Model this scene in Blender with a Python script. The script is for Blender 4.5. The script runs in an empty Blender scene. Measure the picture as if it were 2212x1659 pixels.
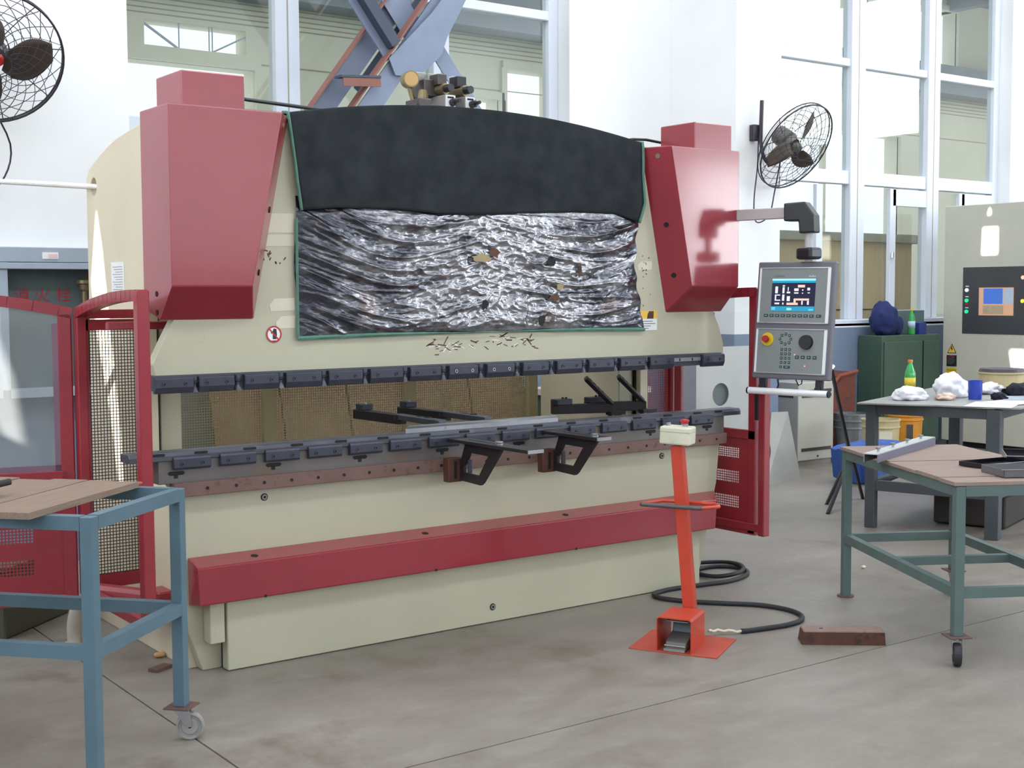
import bpy, bmesh, math, random
from mathutils import Vector, Matrix, noise
PI = math.pi
random.seed(7)
SC = bpy.context.scene
COL = SC.collection

# ---------------------------------------------------------------- camera, world, lights, exposure
cam_d = bpy.data.cameras.new('camera'); cam = bpy.data.objects.new('camera', cam_d); COL.objects.link(cam)
cam_d.sensor_fit = 'HORIZONTAL'; cam_d.sensor_width = 36.0; cam_d.lens = 2826.5 / 2212 * 36.0
cam_d.clip_start = 0.05; cam_d.clip_end = 200
YAW, PITCH, ROLL = math.radians(36.175), math.radians(3.908), math.radians(-0.269)
_f = Vector((math.sin(YAW) * math.cos(PITCH), math.cos(YAW) * math.cos(PITCH), -math.sin(PITCH)))
_r = Vector((math.cos(YAW), -math.sin(YAW), 0)); _u = _r.cross(_f)
_r2 = _r * math.cos(ROLL) + _u * math.sin(ROLL); _u2 = _u * math.cos(ROLL) - _r * math.sin(ROLL)
_m = Matrix((_r2, _u2, -_f)).transposed().to_4x4(); _m.translation = Vector((0, 0, 1.65))
cam.matrix_world = _m
SC.camera = cam

SC.view_settings.view_transform = 'Standard'
SC.view_settings.look = 'None'
SC.view_settings.exposure = -0.35
SC.view_settings.gamma = 1.0
SC.view_settings.use_curve_mapping = False
SC.cycles.use_denoising = True
SC.cycles.max_bounces = 8
SC.cycles.diffuse_bounces = 4
SC.cycles.glossy_bounces = 4
SC.cycles.transparent_max_bounces = 16
SC.cycles.sample_clamp_indirect = 8

W = bpy.data.worlds.new('sky'); SC.world = W; W.use_nodes = True
_bg = W.node_tree.nodes['Background']
_bg.inputs[0].default_value = (0.86, 0.93, 1.0, 1); _bg.inputs[1].default_value = 1.7

SUN_A, SUN_E = math.radians(18), math.radians(28)
SUN_TO = Vector((-math.cos(SUN_E) * math.cos(SUN_A), -math.cos(SUN_E) * math.sin(SUN_A), math.sin(SUN_E)))
sd = bpy.data.lights.new('sun', 'SUN'); sd.energy = 42.0; sd.angle = math.radians(0.25); sd.color = (1, 0.96, 0.9)
so = bpy.data.objects.new('sun', sd); COL.objects.link(so)
so.rotation_euler = SUN_TO.to_track_quat('Z', 'Y').to_euler(); so.location = (-4, 0, 9)

def window_light(name, loc, aim, sx, sz, energy, col=(0.93, 0.97, 1.0)):
    l = bpy.data.lights.new(name, 'AREA'); l.shape = 'RECTANGLE'; l.size = sx; l.size_y = sz; l.energy = energy; l.color = col
    o = bpy.data.objects.new(name, l); COL.objects.link(o); o.location = loc
    o.rotation_euler = (-Vector(aim)).to_track_quat('Z', 'Y').to_euler()
    return o
# hall daylight: area lamps stand in for unseen windows front, left and right
for x in (-1.0, 6.9, 11.2):
    window_light('front_window_light', (x, -6.9, 3.6), (0, 1, 0), 3.6, 3.2, 115)  # unseen, placed for their reflection in the red covers
window_light('front_gate_light', (17.9, -6.9, 2.7), (0, 1, 0), 2.4, 2.6, 520)
for y in (-4.0, 1.0, 6.0):
    window_light('left_window_light', (-4.9, y, 4.8), (1, 0, 0), 3.2, 2.8, 170)
for y in (-3.5, 2.5):
    window_light('right_window_light', (19.1, y, 5.6), (-1, 0, 0), 4.0, 2.4, 330, (0.85, 0.95, 1.0))
for y, e in ((1.0, 620), (6.6, 620)):
    window_light('roof_fill_light', (7, y, 7.4), (0, 0, -1), 20, 1.2, e)  # strips added to brighten floor and walls from above, no rooflight built
window_light('far_hall_fill_light', (14, 12.2, 5.45), (0, 0, -1), 22, 3.5, 330)  # added lamp brightens the hall beyond the glass, its roof is closed

# ---------------------------------------------------------------- materials
def lin(c):
    return tuple(((v / 255) / 12.92 if v / 255 <= 0.04045 else ((v / 255 + 0.055) / 1.055) ** 2.4) for v in c) + (1,)
def nodes(name):
    m = bpy.data.materials.new(name); m.use_nodes = True
    return m, m.node_tree, m.node_tree.nodes['Principled BSDF']
def M(name, c, rough=0.5, metal=0.0, var=0.08, scale=5.0, bump=0.0, bscale=60.0, spec=0.5, coat=0.0, c2=None, c2amt=0.0, c2scale=3.0, stretch=(1, 1, 1), sharp=0.12):
    """paint or metal with a broad tone variation, optional patches of a second colour and fine relief"""
    m, t, b = nodes(name); N = t.nodes; L = t.links
    base = lin(c)
    tc = N.new('ShaderNodeTexCoord'); mp = N.new('ShaderNodeMapping'); mp.inputs['Scale'].default_value = stretch
    L.new(tc.outputs['Object'], mp.inputs[0])
    n1 = N.new('ShaderNodeTexNoise'); n1.inputs['Scale'].default_value = scale; n1.inputs['Detail'].default_value = 6
    L.new(mp.outputs[0], n1.inputs['Vector'])
    r = N.new('ShaderNodeMapRange'); r.inputs['From Min'].default_value = 0.3; r.inputs['From Max'].default_value = 0.7
    r.inputs['To Min'].default_value = 1 - var; r.inputs['To Max'].default_value = 1 + var
    L.new(n1.outputs['Fac'], r.inputs['Value'])
    mul = N.new('ShaderNodeMix'); mul.data_type = 'RGBA'; mul.blend_type = 'MULTIPLY'; mul.inputs['Factor'].default_value = 1
    mul.inputs[6].default_value = base
    L.new(r.outputs[0], mul.inputs[7])
    out = mul.outputs[2]
    if c2 is not None:
        n2 = N.new('ShaderNodeTexNoise'); n2.inputs['Scale'].default_value = c2scale; n2.inputs['Detail'].default_value = 8; n2.inputs['Roughness'].default_value = 0.65
        L.new(mp.outputs[0], n2.inputs['Vector'])
        r2 = N.new('ShaderNodeMapRange'); r2.interpolation_type = 'SMOOTHSTEP'
        r2.inputs['From Min'].default_value = 0.62 - c2amt * 0.3; r2.inputs['From Max'].default_value = 0.62 - c2amt * 0.3 + sharp
        L.new(n2.outputs['Fac'], r2.inputs['Value'])
        mx = N.new('ShaderNodeMix'); mx.data_type = 'RGBA'
        L.new(r2.outputs[0], mx.inputs['Factor']); L.new(out, mx.inputs[6]); mx.inputs[7].default_value = lin(c2)
        out = mx.outputs[2]
    L.new(out, b.inputs['Base Color'])
    b.inputs['Roughness'].default_value = rough; b.inputs['Metallic'].default_value = metal
    b.inputs['Specular IOR Level'].default_value = spec
    b.inputs['Coat Weight'].default_value = coat; b.inputs['Coat Roughness'].default_value = 0.12
    if bump:
        nb = N.new('ShaderNodeTexNoise'); nb.inputs['Scale'].default_value = bscale; nb.inputs['Detail'].default_value = 4
        L.new(mp.outputs[0], nb.inputs['Vector'])
        bp = N.new('ShaderNodeBump'); bp.inputs['Strength'].default_value = bump; bp.inputs['Distance'].default_value = 0.01
        L.new(nb.outputs['Fac'], bp.inputs['Height']); L.new(bp.outputs[0], b.inputs['Normal'])
    return m
def glass(name, tint=(0.96, 0.985, 0.975), refl=1.5, haze=0.0, hazec=(0.8, 0.82, 0.8), rough=0.02):
    m, t, b = nodes(name); N = t.nodes; L = t.links; N.remove(b)
    tr = N.new('ShaderNodeBsdfTransparent'); tr.inputs[0].default_value = tint + (1,)
    gl = N.new('ShaderNodeBsdfGlossy'); gl.inputs['Roughness'].default_value = rough
    fr = N.new('ShaderNodeLayerWeight'); pw = N.new('ShaderNodeMath'); pw.operation = 'POWER'; pw.inputs[1].default_value = 5
    L.new(fr.outputs['Facing'], pw.inputs[0])
    mu = N.new('ShaderNodeMath'); mu.operation = 'MULTIPLY_ADD'; mu.inputs[1].default_value = 0.96 * refl; mu.inputs[2].default_value = 0.04 * refl; mu.use_clamp = True
    L.new(pw.outputs[0], mu.inputs[0])
    mx = N.new('ShaderNodeMixShader'); L.new(mu.outputs[0], mx.inputs[0]); L.new(gl.outputs[0], mx.inputs[2])
    if haze:
        df = N.new('ShaderNodeBsdfDiffuse'); df.inputs[0].default_value = hazec + (1,)
        tc = N.new('ShaderNodeTexCoord'); nz = N.new('ShaderNodeTexNoise'); nz.inputs['Scale'].default_value = 3; nz.inputs['Detail'].default_value = 5
        L.new(tc.outputs['Object'], nz.inputs['Vector'])
        mr = N.new('ShaderNodeMapRange'); mr.inputs['To Min'].default_value = haze * 0.6; mr.inputs['To Max'].default_value = haze * 1.4
        L.new(nz.outputs['Fac'], mr.inputs['Value'])
        m2 = N.new('ShaderNodeMixShader'); L.new(mr.outputs[0], m2.inputs[0]); L.new(tr.outputs[0], m2.inputs[1]); L.new(df.outputs[0], m2.inputs[2])
        L.new(m2.outputs[0], mx.inputs[1])
    else:
        L.new(tr.outputs[0], mx.inputs[1])
    L.new(mx.outputs[0], N['Material Output'].inputs[0])
    return m
def emit(name, c, s):
    m, t, b = nodes(name)
    b.inputs['Base Color'].default_value = lin(c); b.inputs['Emission Color'].default_value = lin(c); b.inputs['Emission Strength'].default_value = s
    b.inputs['Roughness'].default_value = 0.15
    return m
def two_tone_wall():
    """white wash above a blue-grey painted dado, the paint line at 1.29 m"""
    m, t, b = nodes('painted_wall'); N = t.nodes; L = t.links
    g = N.new('ShaderNodeNewGeometry'); sp = N.new('ShaderNodeSeparateXYZ'); L.new(g.outputs['Position'], sp.inputs[0])
    n = N.new('ShaderNodeTexNoise'); n.inputs['Scale'].default_value = 1.3; n.inputs['Detail'].default_value = 8
    L.new(g.outputs['Position'], n.inputs['Vector'])
    n2 = N.new('ShaderNodeTexNoise'); n2.inputs['Scale'].default_value = 9; n2.inputs['Detail'].default_value = 8
    L.new(g.outputs['Position'], n2.inputs['Vector'])
    mr = N.new('ShaderNodeMapRange'); mr.inputs['From Min'].default_value = 0.25; mr.inputs['From Max'].default_value = 0.75; mr.inputs['To Min'].default_value = 0.93; mr.inputs['To Max'].default_value = 1.03
    L.new(n.outputs['Fac'], mr.inputs['Value'])
    gt = N.new('ShaderNodeMath'); gt.operation = 'GREATER_THAN'; gt.inputs[1].default_value = 1.29; L.new(sp.outputs[2], gt.inputs[0])
    mx = N.new('ShaderNodeMix'); mx.data_type = 'RGBA'; L.new(gt.outputs[0], mx.inputs['Factor'])
    mx.inputs[6].default_value = lin((118, 134, 158)); mx.inputs[7].default_value = lin((243, 244, 245))
    mu = N.new('ShaderNodeMix'); mu.data_type = 'RGBA'; mu.blend_type = 'MULTIPLY'; mu.inputs['Factor'].default_value = 1
    L.new(mx.outputs[2], mu.inputs[6]); L.new(mr.outputs[0], mu.inputs[7]); 
    L.new(mu.outputs[2], b.inputs['Base Color']); b.inputs['Roughness'].default_value = 0.75
    bp = N.new('ShaderNodeBump'); bp.inputs['Strength'].default_value = 0.15; bp.inputs['Distance'].default_value = 0.01
    L.new(n2.outputs['Fac'], bp.inputs['Height']); L.new(bp.outputs[0], b.inputs['Normal'])
    return m
def concrete():
    m, t, b = nodes('concrete_floor'); N = t.nodes; L = t.links
    g = N.new('ShaderNodeNewGeometry')
    def nz(s, d=8, r=0.6, st=(1, 1, 1)):
        mp = N.new('ShaderNodeMapping'); mp.inputs['Scale'].default_value = st; L.new(g.outputs['Position'], mp.inputs[0])
        n = N.new('ShaderNodeTexNoise'); n.inputs['Scale'].default_value = s; n.inputs['Detail'].default_value = d; n.inputs['Roughness'].default_value = r
        L.new(mp.outputs[0], n.inputs['Vector']); return n
    a = nz(0.7); c = nz(3.2, 9, 0.7, (1, 2.2, 1)); d = nz(22, 6, 0.7)
    cr = N.new('ShaderNodeValToRGB'); cr.color_ramp.elements[0].position = 0.3; cr.color_ramp.elements[1].position = 0.72
    cr.color_ramp.elements[0].color = lin((112, 104, 95)); cr.color_ramp.elements[1].color = lin((154, 148, 140))
    e = cr.color_ramp.elements.new(0.52); e.color = lin((135, 128, 120))
    ad = N.new('ShaderNodeMath'); ad.operation = 'MULTIPLY_ADD'; ad.inputs[1].default_value = 0.5
    mm = N.new('ShaderNodeMath'); mm.operation = 'MULTIPLY'; mm.inputs[1].default_value = 0.5; L.new(c.outputs['Fac'], mm.inputs[0])
    L.new(a.outputs['Fac'], ad.inputs[0]); L.new(mm.outputs[0], ad.inputs[2]); L.new(ad.outputs[0], cr.inputs[0])
    mr = N.new('ShaderNodeMapRange'); mr.inputs['To Min'].default_value = 0.84; mr.inputs['To Max'].default_value = 1.14; L.new(d.outputs['Fac'], mr.inputs['Value'])
    mu = N.new('ShaderNodeMix'); mu.data_type = 'RGBA'; mu.blend_type = 'MULTIPLY'; mu.inputs['Factor'].default_value = 1
    L.new(cr.outputs[0], mu.inputs[6]); L.new(mr.outputs[0], mu.inputs[7])
    # old oil and rust stains
    st = nz(1.1, 10, 0.7, (1.4, 1, 1)); r2 = N.new('ShaderNodeMapRange'); r2.interpolation_type = 'SMOOTHSTEP'
    r2.inputs['From Min'].default_value = 0.52; r2.inputs['From Max'].default_value = 0.72; r2.inputs['To Max'].default_value = 0.6
    L.new(st.outputs['Fac'], r2.inputs['Value'])
    ms = N.new('ShaderNodeMix'); ms.data_type = 'RGBA'; L.new(r2.outputs[0], ms.inputs['Factor']); L.new(mu.outputs[2], ms.inputs[6]); ms.inputs[7].default_value = lin((92, 76, 63))
    L.new(ms.outputs[2], b.inputs['Base Color'])
    rr = N.new('ShaderNodeMapRange'); rr.inputs['To Min'].default_value = 0.32; rr.inputs['To Max'].default_value = 0.6; L.new(c.outputs['Fac'], rr.inputs['Value'])
    L.new(rr.outputs[0], b.inputs['Roughness'])
    bp = N.new('ShaderNodeBump'); bp.inputs['Strength'].default_value = 0.06; bp.inputs['Distance'].default_value = 0.01
    L.new(d.outputs['Fac'], bp.inputs['Height']); L.new(bp.outputs[0], b.inputs['Normal'])
    return m

cream = M('cream_machine_paint', (186, 183, 160), 0.42, var=0.04, scale=2.0, c2=(160, 152, 128), c2amt=-0.12, c2scale=7, sharp=0.08)
cream_side = M('cream_side_paint', (214, 203, 178), 0.45, var=0.05, scale=2)
red = M('red_machine_paint', (146, 38, 52), 0.3, var=0.06, scale=3, bump=0.03, bscale=250, coat=0.55)
red_guard = M('red_guard_paint', (146, 38, 50), 0.38, var=0.08, scale=6, bump=0.02, bscale=200, coat=0.3)
clampm = M('blackened_clamp_steel', (62, 65, 78), 0.42, 0.35, var=0.12, scale=18, c2=(92, 66, 62), c2amt=0.02, c2scale=9)
beamm = M('oiled_beam_steel', (104, 99, 98), 0.45, 0.35, var=0.12, scale=7, c2=(112, 92, 72), c2amt=0.25, c2scale=5, stretch=(0.6, 1, 1.4))
dierail = M('dark_die_steel', (82, 84, 94), 0.38, 0.5, var=0.12, scale=9, c2=(112, 115, 122), c2amt=0.1, c2scale=6)
brownrail = M('brown_rusted_rail', (112, 86, 80), 0.6, 0.1, var=0.1, scale=9, c2=(96, 70, 58), c2amt=0.2, c2scale=12)
hole = M('shade_and_print_black', (14, 14, 16), 0.7, var=0.0)  # near-black stands for shade in holes and gaps; also black print
blackp = M('black_plastic', (30, 31, 38), 0.35, var=0.05)
rubber = M('black_rubber', (38, 38, 42), 0.6, var=0.08, bump=0.1, bscale=40)
steel = M('bright_steel', (176, 178, 184), 0.3, 0.85, var=0.1, scale=12, c2=(120, 118, 120), c2amt=0.12, c2scale=9)
chrome = M('bright_bolt', (215, 218, 222), 0.18, 0.9, var=0.03)
rust = M('rusty_steel', (92, 60, 48), 0.65, 0.25, var=0.15, scale=14, c2=(62, 46, 44), c2amt=0.3, c2scale=10, bump=0.15)
blackarm = M('black_oxide_steel', (48, 44, 48), 0.45, 0.4, var=0.12, scale=10, c2=(96, 62, 50), c2amt=0.02, c2scale=8)
wallm = two_tone_wall()
floorm = concrete()
frame_w = M('white_window_aluminium', (226, 232, 244), 0.4, var=0.03, scale=3)
glassm = glass('window_glass', (0.95, 0.98, 0.97), 1.7)
poly = glass('scratched_polycarbonate', (0.94, 0.96, 0.95), 1.4, 0.11, (0.66, 0.68, 0.68), 0.08)
polyclear = glass('clear_polycarbonate', (0.95, 0.97, 0.97), 1.0, 0.05, (0.8, 0.82, 0.84), 0.05)
bracem = M('blue_grey_brace_paint', (128, 140, 164), 0.5, var=0.08, scale=4)
rustedge = M('rusty_brace_edge', (142, 96, 86), 0.7, var=0.1)
bracedark = M('dark_brace_flange', (62, 72, 90), 0.55, var=0.1)
cloth = M('black_felt', (50, 54, 58), 0.95, var=0.25, scale=8, bump=0.5, bscale=260, spec=0.1, c2=(74, 76, 82), c2amt=-0.05, c2scale=90)
trimg = M('green_edge_binding', (88, 130, 114), 0.85, var=0.12, scale=20, bump=0.2, bscale=120)
def foil_mat():
    """thin silvered film, the silver worn to dark plastic in patches and mostly kept in the middle"""
    m, t, b = nodes('crumpled_foil'); N = t.nodes; L = t.links
    tc = N.new('ShaderNodeTexCoord'); sp = N.new('ShaderNodeSeparateXYZ'); L.new(tc.outputs['Object'], sp.inputs[0])
    mp = N.new('ShaderNodeMapping'); mp.inputs['Scale'].default_value = (1, 1, 3.0); mp.inputs['Rotation'].default_value = (0, 0.25, 0); L.new(tc.outputs['Object'], mp.inputs[0])
    n = N.new('ShaderNodeTexNoise'); n.inputs['Scale'].default_value = 3.2; n.inputs['Detail'].default_value = 9; n.inputs['Roughness'].default_value = 0.72; L.new(mp.outputs[0], n.inputs['Vector'])
    ab = N.new('ShaderNodeMath'); ab.operation = 'ABSOLUTE'; ad = N.new('ShaderNodeMath'); ad.operation = 'ADD'; ad.inputs[1].default_value = -0.12; L.new(sp.outputs[0], ad.inputs[0]); L.new(ad.outputs[0], ab.inputs[0])
    ma = N.new('ShaderNodeMath'); ma.operation = 'MULTIPLY_ADD'; ma.inputs[1].default_value = -0.20; L.new(ab.outputs[0], ma.inputs[0]); L.new(n.outputs['Fac'], ma.inputs[2])
    mr = N.new('ShaderNodeMapRange'); mr.interpolation_type = 'SMOOTHSTEP'; mr.inputs['From Min'].default_value = 0.28; mr.inputs['From Max'].default_value = 0.52; L.new(ma.outputs[0], mr.inputs['Value'])
    mx = N.new('ShaderNodeMix'); mx.data_type = 'RGBA'; L.new(mr.outputs[0], mx.inputs['Factor']); mx.inputs[6].default_value = lin((64, 66, 76)); mx.inputs[7].default_value = lin((172, 172, 178))
    n2 = N.new('ShaderNodeTexNoise'); n2.inputs['Scale'].default_value = 4; n2.inputs['Detail'].default_value = 6; L.new(tc.outputs['Object'], n2.inputs['Vector'])
    r3 = N.new('ShaderNodeMapRange'); r3.interpolation_type = 'SMOOTHSTEP'; r3.inputs['From Min'].default_value = 0.55; r3.inputs['From Max'].default_value = 0.72; r3.inputs['To Max'].default_value = 0.5; L.new(n2.outputs['Fac'], r3.inputs['Value'])
    m3 = N.new('ShaderNodeMix'); m3.data_type = 'RGBA'; L.new(r3.outputs[0], m3.inputs['Factor']); L.new(mx.outputs[2], m3.inputs[6]); m3.inputs[7].default_value = lin((120, 104, 100))
    L.new(m3.outputs[2], b.inputs['Base Color'])
    b.inputs['Metallic'].default_value = 0.8; b.inputs['Roughness'].default_value = 0.2; b.inputs['Coat Weight'].default_value = 0.6; b.inputs['Coat Roughness'].default_value = 0.08
    nb = N.new('ShaderNodeTexNoise'); nb.inputs['Scale'].default_value = 22; nb.inputs['Detail'].default_value = 5; L.new(mp.outputs[0], nb.inputs['Vector'])
    bp = N.new('ShaderNodeBump'); bp.inputs['Strength'].default_value = 0.35; bp.inputs['Distance'].default_value = 0.01; L.new(nb.outputs['Fac'], bp.inputs['Height']); L.new(bp.outputs[0], b.inputs['Normal'])
    return m
foilm = foil_mat()
cartblue = M('blue_cart_paint', (84, 110, 124), 0.5, var=0.1, scale=7, c2=(88, 98, 92), c2amt=0.1, c2scale=4, bump=0.05)
cartgreen = M('green_cart_paint', (88, 108, 105), 0.5, var=0.1, scale=7, c2=(74, 84, 84), c2amt=0.08, c2scale=5, bump=0.05)
rustplate = M('rusty_caster_plate', (104, 80, 74), 0.7, 0.1, var=0.12, scale=20)
def wood(name, c, cd):
    return M(name, c, 0.8, var=0.14, scale=5, c2=cd, c2amt=0.25, c2scale=5, stretch=(1.2, 14, 14), bump=0.35, bscale=9, spec=0.2, sharp=0.3)
wood_l = wood('weathered_plank', (136, 117, 104), (96, 77, 66)); wood_r = wood('grey_brown_plank', (150, 132, 124), (112, 94, 86))
orange = M('orange_red_paint', (192, 62, 38), 0.4, var=0.07, scale=8, c2=(120, 44, 30), c2amt=-0.12, c2scale=14, coat=0.2)
orange_plate = M('worn_orange_plate', (176, 74, 56), 0.55, var=0.12, scale=8, c2=(120, 84, 72), c2amt=0.05, c2scale=9)
pgrey = M('pendant_case_grey', (104, 103, 112), 0.5, var=0.04)
ppanel = M('pendant_panel_grey', (132, 138, 138), 0.5, var=0.03)
white = M('white_plastic', (232, 234, 236), 0.4, var=0.02)
paper = M('white_paper', (236, 236, 240), 0.8, var=0.03, scale=4)
paperg = M('yellowed_paper', (214, 208, 188), 0.8, var=0.06, scale=6)
keym = M('teal_key', (40, 74, 76), 0.5, var=0.05)
yellow = M('yellow_paint', (222, 190, 30), 0.45, var=0.06, scale=8)
redb = M('red_button', (184, 40, 46), 0.4, var=0.05)
ivory = M('ivory_switch_box', (206, 204, 182), 0.5, var=0.08, scale=9, c2=(160, 156, 134), c2amt=0.0, c2scale=10)
beige = M('beige_cabinet_paint', (190, 188, 178), 0.38, var=0.03, coat=0.15)
ctrl = M('warm_grey_cabinet_paint', (196, 194, 180), 0.33, var=0.03, coat=0.25)
panelblk = M('dark_control_panel', (62, 62, 66), 0.4, var=0.04, coat=0.3)
greencab = M('dark_green_cabinet', (70, 94, 80), 0.5, var=0.07, scale=4)
sheet = M('galvanised_sheet', (158, 158, 154), 0.4, 0.3, var=0.08, scale=3)
sheetw = M('pale_sheet_metal', (198, 196, 194), 0.45, 0.1, var=0.05, scale=2)
tablesteel = M('dark_grey_table_steel', (74, 80, 86), 0.5, 0.15, var=0.1, scale=6)
bluep = M('blue_plastic', (38, 66, 172), 0.35, var=0.05)
navy = M('navy_cloth', (32, 44, 98), 0.85, var=0.15, scale=10, bump=0.4, bscale=60)
blackcloth = M('black_rag', (24, 22, 40), 0.9, var=0.15, scale=10, bump=0.4, bscale=60)
whitebag = M('white_plastic_bag', (232, 232, 240), 0.35, var=0.06, scale=9, bump=0.4, bscale=30)
orangebag = M('pinkish_bag', (232, 204, 190), 0.4, var=0.1, scale=9, bump=0.3, bscale=30)
greenglass = M('green_bottle', (54, 170, 86), 0.12, var=0.1, scale=9, coat=0.5)
orangecap = M('orange_cap', (226, 128, 40), 0.4, var=0.02)
labelm = M('yellow_bottle_label', (226, 198, 60), 0.5, var=0.1, scale=14, c2=(110, 190, 80), c2amt=0.15, c2scale=20)
bluelabel = M('white_blue_label', (190, 214, 230), 0.5, var=0.08, c2=(60, 110, 180), c2amt=0.0, c2scale=40)
tanb = M('tan_bucket', (196, 180, 138), 0.55, var=0.1, scale=6, c2=(140, 120, 84), c2amt=0.1)
orangeb = M('orange_bucket', (206, 138, 40), 0.5, var=0.08, scale=6)
galv = M('galvanised_pail', (138, 142, 146), 0.35, 0.6, var=0.12, scale=6)
bluetarp = M('blue_sheet', (52, 88, 164), 0.6, var=0.1, scale=6)
rustbin = M('rusty_red_bin', (110, 56, 44), 0.7, var=0.2, scale=6, c2=(68, 50, 46), c2amt=0.3, c2scale=4)
fanm = M('dark_fan_steel', (66, 62, 72), 0.4, 0.5, var=0.1)
fanbody = M('dusty_fan_motor', (104, 102, 98), 0.45, 0.3, var=0.12, c2=(150, 120, 92), c2amt=0.1, c2scale=6)
bladem = M('brown_fan_blade', (78, 66, 58), 0.45, 0.2, var=0.1)
hydm = M('grey_blue_box_paint', (164, 176, 190), 0.5, var=0.05)
hydin = M('stained_box_back', (96, 110, 112), 0.6, var=0.12, scale=4, c2=(116, 100, 76), c2amt=0.25, c2scale=3, stretch=(3, 1, 0.5))
redtxt = M('red_lettering', (186, 40, 50), 0.6, var=0.1)
brass = M('dull_brass', (140, 126, 96), 0.4, 0.7, var=0.15)
valvem = M('valve_block_steel', (82, 76, 76), 0.4, 0.5, var=0.12)
valvegrey = M('valve_light_grey', (150, 148, 142), 0.4, 0.3, var=0.06)
farcream = M('far_wall_cream', (222, 220, 200), 0.7, var=0.04, scale=1.5)
farline = M('far_wall_joint', (176, 172, 158), 0.8, var=0.03)
fargrey = M('far_roof_grey', (150, 158, 166), 0.7, var=0.05)
tanpanel = M('tan_plywood', (206, 178, 140), 0.7, var=0.07, scale=3, stretch=(6, 1, 0.6), c2=(170, 140, 104), c2amt=0.05, c2scale=5)
concr = M('concrete_cap', (166, 158, 142), 0.85, var=0.1, scale=6)
ropem = M('white_rope', (232, 230, 226), 0.9, var=0.06, bump=0.4, bscale=90)
pipew = M('dirty_white_pipe', (200, 192, 178), 0.55, var=0.1, scale=7)
meshcream = M('cream_mesh_paint', (176, 166, 130), 0.6, var=0.06)
meshdark = M('dark_mesh_wire', (46, 32, 30), 0.6, var=0.06)
olive = M('dark_olive', (78, 80, 68), 0.55, var=0.15, scale=2)
brownboard = M('brown_board', (120, 88, 66), 0.75, var=0.15, scale=4, c2=(84, 60, 48), c2amt=0.2)
ceilm = M('grey_ceiling', (214, 218, 222), 0.8, var=0.03)
screen_bg = emit('screen_dark', (34, 36, 62), 0.35); screen_teal = emit('screen_teal', (40, 150, 186), 0.5)
screen_cyan = emit('screen_cyan', (150, 226, 240), 0.6); screen_white = emit('screen_white', (228, 228, 240), 0.6); screen_pink = emit('screen_pink', (250, 196, 176), 0.6)
screen_blue = emit('screen_blue', (70, 110, 196), 0.5); screen_grey = emit('screen_grey', (160, 172, 190), 0.45); screen_oran = emit('screen_orange', (206, 160, 130), 0.45)
led_g = emit('green_lamp', (40, 220, 150), 0.8); led_w = emit('white_lamp', (235, 235, 240), 0.7); led_r = emit('red_led', (255, 150, 140), 1.0); led_y = emit('yellow_lamp', (230, 220, 60), 0.6)
signyellow = M('sign_yellow', (238, 190, 60), 0.4, var=0.04)

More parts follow.
